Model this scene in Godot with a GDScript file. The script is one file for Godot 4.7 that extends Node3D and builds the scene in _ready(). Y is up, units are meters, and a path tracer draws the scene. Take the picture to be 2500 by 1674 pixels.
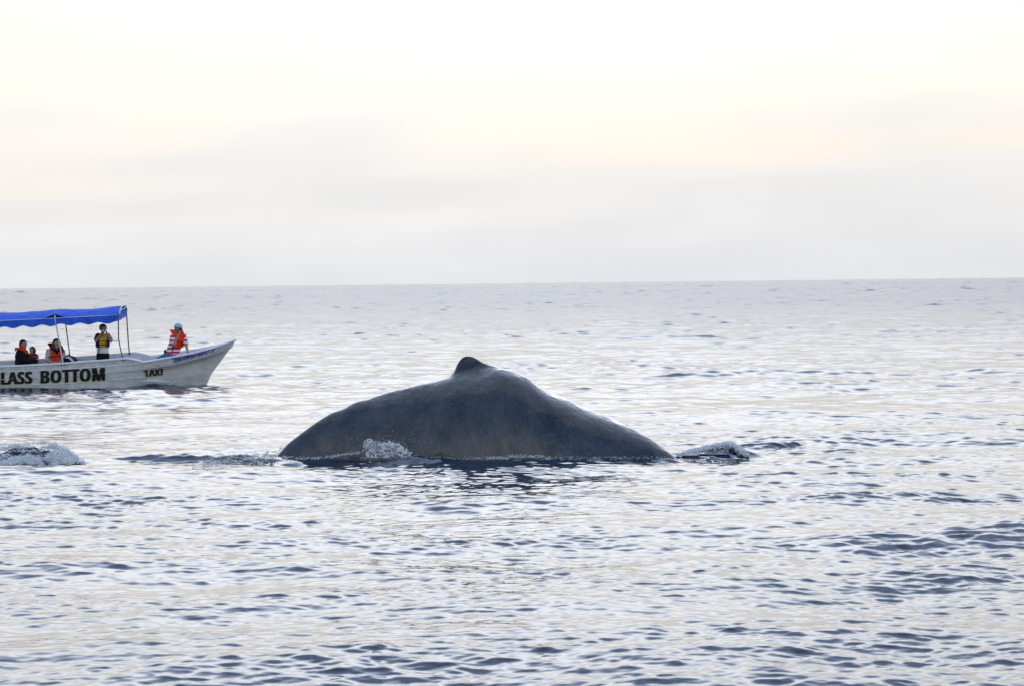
extends Node3D
# A humpback whale arches its back out of a rippled sea; behind it an open tour boat with five people aboard.

const F := 7090.0            # focal length in pixels of the 2500 px wide photograph
const EYE := 2.66            # metres above the sea
var cam: Camera3D
var cam_t: Transform3D
var rng := RandomNumberGenerator.new()
var M := {}

func _ready() -> void:
	rng.seed = 7
	# ---------------------------------------------------------------- camera, sky, sun, exposure
	cam = Camera3D.new()
	cam.name = "camera"
	var pitch := atan(148.5 / F)
	cam_t = Transform3D(Basis(Vector3.RIGHT, -pitch) * Basis(Vector3.BACK, -deg_to_rad(0.626)), Vector3(0, EYE, 0))
	cam.transform = cam_t
	cam.fov = rad_to_deg(2.0 * atan(837.0 / F))
	cam.near = 0.2
	cam.far = 30000.0
	var lens := CameraAttributesPhysical.new()
	lens.frustum_focal_length = 12.0 / (837.0 / F)
	lens.frustum_focus_distance = 48.0
	lens.frustum_near = 0.2
	lens.frustum_far = 30000.0
	lens.exposure_aperture = 9.0
	cam.attributes = lens
	add_child(cam)
	cam.current = true

	var we := WorldEnvironment.new()
	we.name = "environment"
	var env := Environment.new()
	env.background_mode = Environment.BG_SKY
	var pano := PanoramaSkyMaterial.new()
	pano.panorama = ImageTexture.create_from_image(sky_image(2048, 1024))
	env.sky = Sky.new()
	env.sky.sky_material = pano
	env.tonemap_mode = Environment.TONE_MAPPER_LINEAR
	env.tonemap_exposure = 1.0
	env.sdfgi_enabled = true
	env.ssao_enabled = true
	env.ssil_enabled = true
	we.environment = env
	add_child(we)

	var sun := DirectionalLight3D.new()
	sun.name = "sun"
	sun.light_energy = 0.16
	sun.light_angular_distance = 80.0
	sun.light_color = Color(1.0, 0.96, 0.9)
	sun.shadow_enabled = true
	sun.rotation = Vector3(deg_to_rad(-72.0), deg_to_rad(168.0), 0)
	add_child(sun)

	materials()
	# ---------------------------------------------------------------- the setting
	build_sea()
	# ---------------------------------------------------------------- the things
	build_whale()
	build_foam()
	build_boat()
	build_people()

# ------------------------------------------------------------------ helpers
func at(px: float, py: float, depth: float) -> Vector3:      # a pixel of the photograph at a depth
	return cam_t * (Vector3((px - 1250.0) / F, -(py - 837.0) / F, -1.0) * depth)

func pix(p: Vector3) -> Vector2:
	var q := cam_t.affine_inverse() * p
	return Vector2(1250.0 + F * q.x / -q.z, 837.0 - F * q.y / -q.z)

func obj(called: String, mesh: Mesh, look: Material, parent: Node = self) -> MeshInstance3D:
	var o := MeshInstance3D.new()
	o.name = called
	o.mesh = mesh
	o.material_override = look
	parent.add_child(o, true)
	return o

func tag(o: Node, label: String, category: String, group := "") -> void:
	o.set_meta("label", label)
	o.set_meta("category", category)
	if group != "":
		o.set_meta("group", group)

func thing(called: String, label: String, category: String, t: Transform3D, group := "") -> Node3D:
	var o := Node3D.new()
	o.name = called
	add_child(o, true)
	o.transform = t
	tag(o, label, category, group)
	return o

func mat(c: Color, rough := 0.6, spec := 0.5) -> StandardMaterial3D:      # c is a linear, real-world base colour
	var m := StandardMaterial3D.new()
	m.albedo_color = c.linear_to_srgb()
	m.roughness = rough
	m.metallic_specular = spec
	return m

func spline(pts: PackedVector2Array, t: float) -> Vector2:   # Catmull-Rom through pts, t in 0..n-1
	var n := pts.size()
	var i := clampi(int(t), 0, n - 2)
	var f := t - i
	var a := pts[maxi(i - 1, 0)]
	var b := pts[i]
	var c := pts[i + 1]
	var d := pts[mini(i + 2, n - 1)]
	return b.cubic_interpolate(c, a, d, f)

func lerp_table(xs: PackedFloat32Array, ys: PackedFloat32Array, x: float) -> float:
	if x <= xs[0]:
		return ys[0]
	for i in range(1, xs.size()):
		if x <= xs[i]:
			var f := (x - xs[i - 1]) / (xs[i] - xs[i - 1])
			return lerpf(ys[i - 1], ys[i], f)
	return ys[ys.size() - 1]

func smooth_table(xs: PackedFloat32Array, ys: PackedFloat32Array, x: float) -> float:
	var n := xs.size()
	if x <= xs[0]:
		return ys[0]
	if x >= xs[n - 1]:
		return ys[n - 1]
	var i := 0
	while x > xs[i + 1]:
		i += 1
	var h := xs[i + 1] - xs[i]
	var f := (x - xs[i]) / h
	var m0 := 0.0 if i == 0 else (ys[i + 1] - ys[i - 1]) / (xs[i + 1] - xs[i - 1])
	var m1 := 0.0 if i + 2 >= n else (ys[i + 2] - ys[i]) / (xs[i + 2] - xs[i])
	var f2 := f * f
	var f3 := f2 * f
	return ys[i] * (2 * f3 - 3 * f2 + 1) + m0 * h * (f3 - 2 * f2 + f) + ys[i + 1] * (-2 * f3 + 3 * f2) + m1 * h * (f3 - f2)

# rows x cols points into one smooth mesh; front faces seen from the side where rows x cols turns clockwise
func grid_mesh(pts: PackedVector3Array, rows: int, cols: int, flip := false, uv := PackedVector2Array(), close_cols := false) -> ArrayMesh:
	var idx := PackedInt32Array()
	var wrap := cols if close_cols else cols - 1
	idx.resize((rows - 1) * wrap * 6)
	var k := 0
	var nor := PackedVector3Array()
	nor.resize(pts.size())
	for i in rows - 1:
		for j in wrap:
			var a := i * cols + j
			var b := i * cols + (j + 1) % cols
			var c := a + cols
			var d := b + cols
			if flip:
				idx[k] = a; idx[k + 1] = c; idx[k + 2] = b
				idx[k + 3] = b; idx[k + 4] = c; idx[k + 5] = d
			else:
				idx[k] = a; idx[k + 1] = b; idx[k + 2] = c
				idx[k + 3] = b; idx[k + 4] = d; idx[k + 5] = c
			k += 6
			var n := (pts[d] - pts[a]).cross(pts[c] - pts[b])
			if not flip:
				n = -n
			nor[a] += n; nor[b] += n; nor[c] += n; nor[d] += n
	for i in nor.size():
		nor[i] = nor[i].normalized()
	var arr := []
	arr.resize(Mesh.ARRAY_MAX)
	arr[Mesh.ARRAY_VERTEX] = pts
	arr[Mesh.ARRAY_NORMAL] = nor
	arr[Mesh.ARRAY_INDEX] = idx
	if uv.size() > 0:
		arr[Mesh.ARRAY_TEX_UV] = uv
	var m := ArrayMesh.new()
	m.add_surface_from_arrays(Mesh.PRIMITIVE_TRIANGLES, arr)
	return m

# ------------------------------------------------------------------ sky: thin bright overcast, warm low in front, bluer overhead
func sky_image(w: int, h: int) -> Image:
	var im := Image.create_empty(w, h, false, Image.FORMAT_RGBF)
	var n1 := FastNoiseLite.new()
	n1.seed = 11
	n1.noise_type = FastNoiseLite.TYPE_SIMPLEX_SMOOTH
	n1.frequency = 1.0
	n1.fractal_octaves = 5
	n1.fractal_gain = 0.5
	var n2 := FastNoiseLite.new()
	n2.seed = 29
	n2.noise_type = FastNoiseLite.TYPE_SIMPLEX_SMOOTH
	n2.frequency = 1.0
	n2.fractal_octaves = 3
	var els := PackedFloat32Array([0.0, 1.0, 2.5, 4.5, 7.0, 12.0, 20.0, 35.0, 55.0, 90.0])
	var rs := PackedFloat32Array([0.84, 0.87, 0.935, 1.05, 1.13, 1.10, 0.76, 0.36, 0.20, 0.16])
	var gs := PackedFloat32Array([0.845, 0.868, 0.92, 1.03, 1.125, 1.12, 0.84, 0.53, 0.37, 0.30])
	var bs := PackedFloat32Array([0.868, 0.878, 0.905, 0.965, 1.10, 1.15, 1.00, 0.86, 0.68, 0.58])
	var half := h / 2
	for y in half + 1:
		var el := (0.5 - (y + 0.5) / h) * PI
		var ed := maxf(rad_to_deg(el), 0.0)
		var r0 := smooth_table(els, rs, ed)
		var g0 := smooth_table(els, gs, ed)
		var b0 := smooth_table(els, bs, ed)
		var step := 1 if ed < 30.0 else 2
		for x in w:
			var az := wrapf((x + 0.5) / w * TAU, -PI, PI)      # the first column lies straight ahead
			var ce := cos(el)
			var d := Vector3(sin(az) * ce, sin(el), -cos(az) * ce)
			# clouds lie in sheets: much finer across height than along the horizon
			var tilt := sin(az) * 0.06
			var q := Vector3(d.x * 7.0, (el - tilt) * 52.0, d.z * 7.0)
			if ed > 12.0:
				q.y = (deg_to_rad(12.0) - tilt) * 52.0 + (el - deg_to_rad(12.0)) * 12.0
			var c1 := n1.get_noise_3dv(q)
			var c2 := n2.get_noise_3dv(q * Vector3(0.6, 0.45, 0.6) + Vector3(7, 3, 1))
			var front := 0.5 + 0.5 * cos(az + 0.02)
			# a brighter veil in front (the sun stands high behind it), a little dimmer at the back
			var veil := exp(-pow((rad_to_deg(az) - 0.5) / 9.0, 2.0)) * smoothstep(0.3, 4.0, ed)
			# the sun stands behind the cloud above the frame: the veil is brightest round it
			var ex := wrapf(rad_to_deg(az) + 2.0, -180.0, 180.0) / 24.0
			var ey := (ed - 15.0) / (5.5 if ed < 15.0 else 10.0)
			var glow := 1.35 * exp(-ex * ex - ey * ey)
			var lum := lerpf(1.12, 1.0, front) * (1.0 + 0.085 * c1 + 0.07 * c2) + 0.055 * veil - 0.03 + glow
			var warm := clampf(0.4 + 1.5 * c2 + 0.9 * c1, 0.0, 1.0) * smoothstep(0.6, 2.2, ed) * (1.0 - smoothstep(4.5, 9.0, ed))
			var peach := exp(-pow((ed - 2.35 - rad_to_deg(az) * 0.05) / 0.42, 2.0)) * smoothstep(-3.0, 6.0, rad_to_deg(az)) * (1.0 - smoothstep(25.0, 60.0, absf(rad_to_deg(az)))) * (0.75 + 0.8 * c1)
			peach += 0.8 * exp(-pow((ed - 5.0 + rad_to_deg(az) * 0.04) / 0.6, 2.0)) * smoothstep(-5.0, -10.0, rad_to_deg(az)) * smoothstep(-60.0, -25.0, rad_to_deg(az))
			warm += 0.9 * clampf(peach, 0.0, 1.2)
			im.set_pixel(x, y, Color(r0 * lum * (1.0 + 0.05 * warm) * lerpf(0.87, 1.0, front), g0 * lum * (1.0 - 0.012 * warm) * lerpf(0.94, 1.0, front), b0 * lum * (1.0 - 0.075 * warm)))
	im.fill_rect(Rect2i(0, half + 1, w, h - half - 1), Color(0.78, 0.80, 0.84))
	return im

# ------------------------------------------------------------------ materials
func noise_tex(seed_: int, freq: float, w: int, ramp: Gradient = null, oct := 4, normal := false, strength := 4.0) -> NoiseTexture2D:
	var n := FastNoiseLite.new()
	n.seed = seed_
	n.frequency = freq
	n.fractal_octaves = oct
	n.noise_type = FastNoiseLite.TYPE_SIMPLEX_SMOOTH
	var t := NoiseTexture2D.new()
	t.width = w
	t.height = w
	t.seamless = true
	t.noise = n
	if ramp:
		t.color_ramp = ramp
	t.as_normal_map = normal
	t.bump_strength = strength
	return t

func ramp(a: Color, b: Color) -> Gradient:      # linear colours
	var g := Gradient.new()
	g.set_color(0, a.linear_to_srgb())
	g.set_color(1, b.linear_to_srgb())
	return g

func cloth(c: Color, rough := 0.85) -> StandardMaterial3D:
	var m := mat(c, rough, 0.3)
	m.heightmap_enabled = true
	m.heightmap_texture = M.cloth_bump
	m.heightmap_scale = 1.2
	m.uv1_triplanar = true
	m.uv1_scale = Vector3(5, 5, 5)
	return m

func materials() -> void:
	M.cloth_bump = noise_tex(5, 0.02, 256, null, 3)
	# ripples too small to see singly roughen the shine, more so the farther off they are
	var w := mat(Color(0.003, 0.017, 0.050), 1.0, 0.37)
	var ri := Image.create_empty(256, 4, false, Image.FORMAT_RGB8)
	for x in 256:
		var dist := 15.0 * pow(400.0, x / 255.0)
		var rough := lerpf(0.045, 0.26, smoothstep(log(22.0), log(420.0), log(dist)))
		ri.fill_rect(Rect2i(x, 0, 1, 4), Color(rough, rough, rough))
	w.roughness_texture = ImageTexture.create_from_image(ri)
	w.texture_repeat = false
	M.water = w
	# white water, barnacles
	M.foam = mat(Color(0.95, 0.96, 0.97), 0.5, 0.4)
	M.foam.backlight_enabled = true
	M.foam.backlight = Color(0.6, 0.6, 0.6)
	M.barnacle = mat(Color(0.30, 0.29, 0.27), 0.8)
	# the boat
	var hull := mat(Color(0.74, 0.74, 0.73), 0.42)
	hull.albedo_texture = noise_tex(61, 0.012, 512, ramp(Color(0.58, 0.57, 0.54), Color(1, 1, 1)), 5)
	hull.uv1_triplanar = true
	hull.uv1_scale = Vector3(0.5, 0.9, 0.5)
	hull.albedo_color = Color(0.91, 0.89, 0.84).linear_to_srgb()
	M.hull = hull
	M.hull_white = mat(Color(0.84, 0.84, 0.85), 0.35)
	M.hull_in = mat(Color(0.66, 0.67, 0.72), 0.5)
	M.rust = mat(Color(0.05, 0.022, 0.014), 0.8)
	M.pipe = mat(Color(0.10, 0.12, 0.15), 0.35)
	M.pipe_white = mat(Color(0.62, 0.63, 0.64), 0.35)
	M.canopy = cloth(Color(0.045, 0.15, 0.74), 0.6)
	M.canopy.albedo_texture = noise_tex(71, 0.01, 512, ramp(Color(0.72, 0.76, 0.86), Color(1, 1, 1)), 4)
	M.canopy.uv1_scale = Vector3(0.9, 0.9, 0.9)
	M.canopy.heightmap_scale = 3.0
	M.canopy.backlight_enabled = true
	M.canopy.backlight = Color(0.16, 0.16, 0.16)
	M.black_paint = mat(Color(0.010, 0.010, 0.010), 0.4)
	M.yellow_paint = mat(Color(0.62, 0.56, 0.20), 0.5)
	M.violet = mat(Color(0.11, 0.085, 0.42), 0.5)

# ------------------------------------------------------------------ the sea
var tile_a: PackedFloat32Array
var slide_a: PackedFloat32Array
var tile_b: PackedFloat32Array
var slide_b: PackedFloat32Array
const NA := 256
const NB := 512
const LA := 52.0
const LB := 5.6
var patchy := FastNoiseLite.new()
var swells: Array = []
var churn := 0.0

func fft_1d(re: PackedFloat64Array, im: PackedFloat64Array, off: int, n: int, cs: PackedFloat64Array, sn: PackedFloat64Array, rev: PackedInt32Array) -> void:
	for i in n:
		var j := rev[i]
		if j > i:
			var t := re[off + i]
			re[off + i] = re[off + j]
			re[off + j] = t
			t = im[off + i]
			im[off + i] = im[off + j]
			im[off + j] = t
	var size := 2
	while size <= n:
		var half := size >> 1
		var stride := n / size
		for k in half:
			var c := cs[k * stride]
			var s := sn[k * stride]
			var i := off + k
			while i < off + n:
				var l := i + half
				var a := re[l] * c - im[l] * s
				var b := re[l] * s + im[l] * c
				re[l] = re[i] - a
				im[l] = im[i] - b
				re[i] += a
				im[i] += b
				i += size
		size <<= 1

# a square of sea, repeating seamlessly: wave heights and how far crests lean along z
func ocean_tile(n: int, length: float, longest: float, shortest: float, slope: float, toward: float, seed_: int) -> Array:
	var re := PackedFloat64Array()
	var im := PackedFloat64Array()
	re.resize(n * n)
	im.resize(n * n)
	var g := RandomNumberGenerator.new()
	g.seed = seed_
	var dk := TAU / length
	var k0 := TAU / longest
	var k1 := TAU / shortest
	for i in n:
		for j in n:
			var kx := (j if j < n / 2 else j - n) * dk
			var kz := (i if i < n / 2 else i - n) * dk
			var k := sqrt(kx * kx + kz * kz)
			# keep one of each pair of opposite waves and mirror it
			if k < 0.6 * k0 or k > 1.3 * k1 or kz < 0.0 or (kz == 0.0 and kx <= 0.0):
				continue
			var ct := cos(atan2(kx, kz) - toward)
			var spread := pow(absf(ct), 2.0) + 0.3
			var a := pow(k, -2.0) * exp(-pow(k0 / k, 3.0) * 0.8) * exp(-pow(k / k1, 4.0)) * sqrt(spread)
			var u := g.randfn(0.0, 1.0) * a
			var v := g.randfn(0.0, 1.0) * a
			var up := 1.0 - kz / k
			var dn := 1.0 + kz / k
			re[i * n + j] = u * up
			im[i * n + j] = v * up
			var o := ((n - i) % n) * n + (n - j) % n
			re[o] = u * dn
			im[o] = -v * dn
	var cs := PackedFloat64Array()
	var sn := PackedFloat64Array()
	var rev := PackedInt32Array()
	cs.resize(n / 2)
	sn.resize(n / 2)
	rev.resize(n)
	for i in n / 2:
		cs[i] = cos(TAU * i / n)
		sn[i] = sin(TAU * i / n)
	var bits := int(round(log(n) / log(2.0)))
	for i in n:
		var r := 0
		for b in bits:
			if i & (1 << b):
				r |= 1 << (bits - 1 - b)
		rev[i] = r
	for turn in 2:
		for i in n:
			fft_1d(re, im, i * n, n, cs, sn, rev)
		for i in n:
			for j in i:
				var a := i * n + j
				var b := j * n + i
				var t := re[a]
				re[a] = re[b]
				re[b] = t
				t = im[a]
				im[a] = im[b]
				im[b] = t
	var sum := 0.0
	for i in n:
		for j in n:
			var gx := re[i * n + (j + 1) % n] - re[i * n + j]
			var gz := re[((i + 1) % n) * n + j] - re[i * n + j]
			sum += gx * gx + gz * gz
	var scale := slope / sqrt(sum / (n * n)) * (length / n)
	var hs := PackedFloat32Array()
	var ds := PackedFloat32Array()
	hs.resize(n * n)
	ds.resize(n * n)
	for i in n * n:
		hs[i] = re[i] * scale
		ds[i] = im[i] * scale
	return [hs, ds]

func bump(px: float, py_base: float, depth: float, half_x: float, half_z: float, amp: float, turn := 0.0, lean := 0.0) -> void:
	var p := at(px, py_base, depth)
	swells.append([p.x, p.z, half_x, half_z, amp, cos(turn), sin(turn), lean])

func local_swell(x: float, z: float) -> float:
	var h := 0.0
	churn = 0.0
	for s in swells:
		var dx: float = x - s[0]
		var dz: float = z - s[1]
		var u: float = (dx * s[5] + dz * s[6]) / s[2]
		if absf(u) > 2.6:
			continue
		var v: float = (dz * s[5] - dx * s[6]) / s[3]
		v += s[7] * v * absf(v) * 0.2 + s[7] * 0.3
		if absf(v) > 2.6:
			continue
		var env := exp(-u * u - v * v)
		churn += env
		h += env * (s[4] * (0.8 + 0.7 * patchy.get_noise_2d(x * 7.0 + z * 3.0, z * 9.0)) + 0.3 * s[4] * absf(patchy.get_noise_2d(x * 24.0 - z * 8.0, z * 40.0)))
	return h

func sea_height(x: float, z: float) -> float:
	var swell := local_swell(x, z)
	var amp := (1.0 + 0.5 * patchy.get_noise_2d(x * 0.4, z) + 0.45 * patchy.get_noise_2d(x * 2.2 + 50.0, z * 4.5)) * (1.0 + 0.8 * minf(churn, 1.6))
	var fa := x * NA / LA + 4096.0 * NA
	var fb := z * NA / LA + 4096.0 * NA
	var ia := int(fa)
	var ib := int(fb)
	var h := tile_a[(ib % NA) * NA + ia % NA]
	var xr := x * 0.966 + z * 0.259
	var zr := z * 0.966 - x * 0.259
	ia = int(xr * NB / LB + 1024.0 * NB)
	ib = int(zr * NB / LB + 1024.0 * NB)
	h += amp * tile_b[(ib % NB) * NB + ia % NB]
	return h + swell

func build_sea() -> void:
	var t0 := Time.get_ticks_msec()
	var a := ocean_tile(NA, LA, 14.0, 0.9, 0.052, 0.15, 3)
	tile_a = a[0]
	slide_a = a[1]
	var b := ocean_tile(NB, LB, 0.75, 0.04, 0.122, 0.1, 8)
	tile_b = b[0]
	slide_b = b[1]
	patchy.seed = 4
	patchy.frequency = 0.11
	patchy.fractal_octaves = 3
	sea_features()
	# rings round the camera, close together where waves are seen singly
	var radii := PackedFloat32Array()
	var r := 0.6
	while r < 152.0:
		radii.append(r)
		if r < 14.0:
			r += 0.6
		elif r < 17.0:
			r += 0.15
		elif r < 26.0:
			r += 0.026
		elif r < 36.0:
			r += 0.034
		elif r < 60.0:
			r += 0.045
		else:
			r += r / 520.0
	radii.append(r)
	var angles := PackedFloat32Array()
	var d := -11.0
	while d < 11.0:
		angles.append(deg_to_rad(d))
		d += 0.06
	var wide := 0.06
	while d < 349.0:
		angles.append(deg_to_rad(d))
		if d < 180.0:
			wide = minf(wide * 1.12, 12.0)
		else:
			wide = clampf((349.0 - d) * 0.11, 0.06, 12.0)
		d += wide
	var mesh := sea_sheet(radii, angles, null)
	# beyond, fewer rings but twice as many rays
	radii = PackedFloat32Array()
	while r < 5200.0:
		radii.append(r)
		r += r / 300.0
	angles = PackedFloat32Array()
	d = -11.0
	while d < 11.0:
		angles.append(deg_to_rad(d))
		d += 0.045
	wide = 0.03
	while d < 349.0:
		angles.append(deg_to_rad(d))
		wide = minf(wide * 1.12, 12.0) if d < 180.0 else clampf((349.0 - d) * 0.11, 0.03, 12.0)
		d += wide
	mesh = sea_sheet(radii, angles, mesh)
	var o := obj("sea_water", mesh, M.water)
	o.set_meta("kind", "structure")
	o.set_meta("label", "rippled grey blue sea out to the horizon")

func sea_sheet(radii: PackedFloat32Array, angles: PackedFloat32Array, onto: ArrayMesh) -> ArrayMesh:
	var r := 0.0
	var rows := radii.size()
	var cols := angles.size()
	var pts := PackedVector3Array()
	pts.resize(rows * cols)
	var uv := PackedVector2Array()
	uv.resize(rows * cols)
	var ca := PackedFloat32Array()
	var sa := PackedFloat32Array()
	for v in angles:
		sa.append(sin(v))
		ca.append(-cos(v))
	var ma := NA - 1
	var mb := NB - 1
	var k := 0
	for i in rows:
		r = radii[i]
		var local := (r > 38.0 and r < 54.0) or (r > 70.0 and r < 86.0) or (r > 26.0 and r < 38.0)
		var level := maxf(0.0, log(r / 42.0) / log(2.0))
		var zoom0 := pow(2.0, floorf(level))
		var far_share := smoothstep(0.0, 1.0, level - floorf(level))
		var far_amp := lerpf(1.0, 1.1, smoothstep(60.0, 300.0, r)) * lerpf(1.0, 0.35, smoothstep(900.0, 3000.0, r))
		var far_u := clampf(log(maxf(r, 1.0) / 15.0) / log(400.0), 0.002, 0.998)
		var calm := smoothstep(2.0, 14.0, r)
		for j in cols:
			var x := r * sa[j]
			var z := r * ca[j]
			var amp := (1.0 + 0.5 * patchy.get_noise_2d(x * 0.4, z) + 0.45 * patchy.get_noise_2d(x * 2.2 + 50.0, z * 4.5)) * calm
			var swell := 0.0
			if local:
				# churned where the whale breaks the surface
				swell = local_swell(x, z)
				amp *= 1.0 + 0.8 * minf(churn, 1.6)
			# the long waves
			var fx := x * (NA / LA) + 4096.0 * NA
			var fz := z * (NA / LA) + 4096.0 * NA
			var ix := int(fx)
			var iz := int(fz)
			var u := fx - ix
			var v := fz - iz
			ix &= ma
			iz &= ma
			var p00 := iz * NA + ix
			var p01 := iz * NA + ((ix + 1) & ma)
			iz = (iz + 1) & ma
			var p10 := iz * NA + ix
			var p11 := iz * NA + ((ix + 1) & ma)
			var w11 := u * v
			var w10 := v - w11
			var w01 := u - w11
			var w00 := 1.0 - u - v + w11
			var y := tile_a[p00] * w00 + tile_a[p01] * w01 + tile_a[p10] * w10 + tile_a[p11] * w11
			var slide := slide_a[p00] * w00 + slide_a[p01] * w01 + slide_a[p10] * w10 + slide_a[p11] * w11
			# the ripples that ride on them; far away, where the rings stand wide, only longer ones
			for o in 2:
				var share := far_share if o == 1 else 1.0 - far_share
				if share < 0.01:
					continue
				var zoom := zoom0 * (1.0 + o)
				var sx := x / zoom
				var sz := z / zoom
				fx = (sx * 0.966 + sz * 0.259) * (NB / LB) + 1024.0 * NB
				fz = (sz * 0.966 - sx * 0.259) * (NB / LB) + 1024.0 * NB
				ix = int(fx)
				iz = int(fz)
				u = fx - ix
				v = fz - iz
				ix &= mb
				iz &= mb
				p00 = iz * NB + ix
				p01 = iz * NB + ((ix + 1) & mb)
				iz = (iz + 1) & mb
				p10 = iz * NB + ix
				p11 = iz * NB + ((ix + 1) & mb)
				w11 = u * v
				w10 = v - w11
				w01 = u - w11
				w00 = 1.0 - u - v + w11
				share *= amp * zoom * far_amp
				y += share * (tile_b[p00] * w00 + tile_b[p01] * w01 + tile_b[p10] * w10 + tile_b[p11] * w11)
				slide += share * (slide_b[p00] * w00 + slide_b[p01] * w01 + slide_b[p10] * w10 + slide_b[p11] * w11)
			if local:
				y += swell
			uv[k] = Vector2(far_u, 0.5)
			pts[k] = Vector3(x, y, z + 1.45 * slide)
			k += 1
	var mesh := grid_mesh(pts, rows, cols, true, uv, true)
	if onto == null:
		return mesh
	onto.add_surface_from_arrays(Mesh.PRIMITIVE_TRIANGLES, mesh.surface_get_arrays(0))
	return onto

func sea_features() -> void:
	# swells and bow waves that the whale pushes up, where the photograph shows them
	bump(1010, 1128, 43.4, 0.62, 0.34, 0.14, 0.0, 0.6)      # in front of the flank, under the splash
	bump(900, 1122, 43.6, 0.30, 0.25, 0.07)
	bump(1250, 1135, 42.8, 1.0, 0.6, 0.0)                  # ripples along the flank
	for k in 11:                                            # little waves lapping at the flank
		bump(720.0 + k * 88.0 + rng.randf_range(-25, 25), 1126.0 + rng.randf_range(-3, 5), 43.35 + rng.randf_range(-0.15, 0.15), rng.randf_range(0.14, 0.3), rng.randf_range(0.12, 0.2), rng.randf_range(0.025, 0.065), rng.randf_range(-0.3, 0.3), 0.5)
	bump(1150, 1165, 40.0, 1.2, 0.8, 0.0)
	bump(1550, 1130, 43.0, 0.9, 0.5, -0.02)
	bump(1760, 1118, 44.3, 0.48, 0.34, 0.155, 0.0, 0.6)      # bow wave at the shoulder
	bump(1925, 1098, 46.3, 0.7, 0.40, 0.11, 0.0, 0.6)       # the swell behind it
	bump(2080, 1115, 45.0, 0.9, 0.5, 0.05)
	bump(600, 1118, 44.0, 0.9, 0.36, 0.10, 0.1, 0.6)        # wake at the tail stock
	bump(400, 1120, 44.2, 0.65, 0.30, 0.09, 0.15, 0.6)
	bump(70, 1140, 43.6, 0.75, 0.4, 0.19, 0.0, 0.4)         # breaking water at the left edge
	bump(1900, 1180, 39.5, 1.2, 0.9, 0.03)                  # dark ruffled patches
	bump(2200, 1190, 38.5, 1.4, 0.9, 0.04)
	bump(2420, 1170, 39.5, 1.0, 0.8, 0.05)
	bump(1950, 1245, 34.5, 0.9, 0.6, 0.03)
	bump(2250, 1235, 34.8, 0.9, 0.5, 0.03)
	bump(60, 1205, 37.0, 0.8, 0.4, 0.05)
	bump(320, 1215, 36.2, 0.9, 0.5, 0.03)
	bump(385, 940, 77.0, 0.55, 0.35, 0.13, 0.0, 0.4)          # under the boat's bow

func hit_sea(px: float, py: float, from: float, to: float) -> Vector3:      # where a sight line first meets the water
	var d := from
	while d < to:
		var p := at(px, py, d)
		if p.y < sea_height(p.x, p.z):
			return p
		d += 0.05
	return at(px, py, to)

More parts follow.
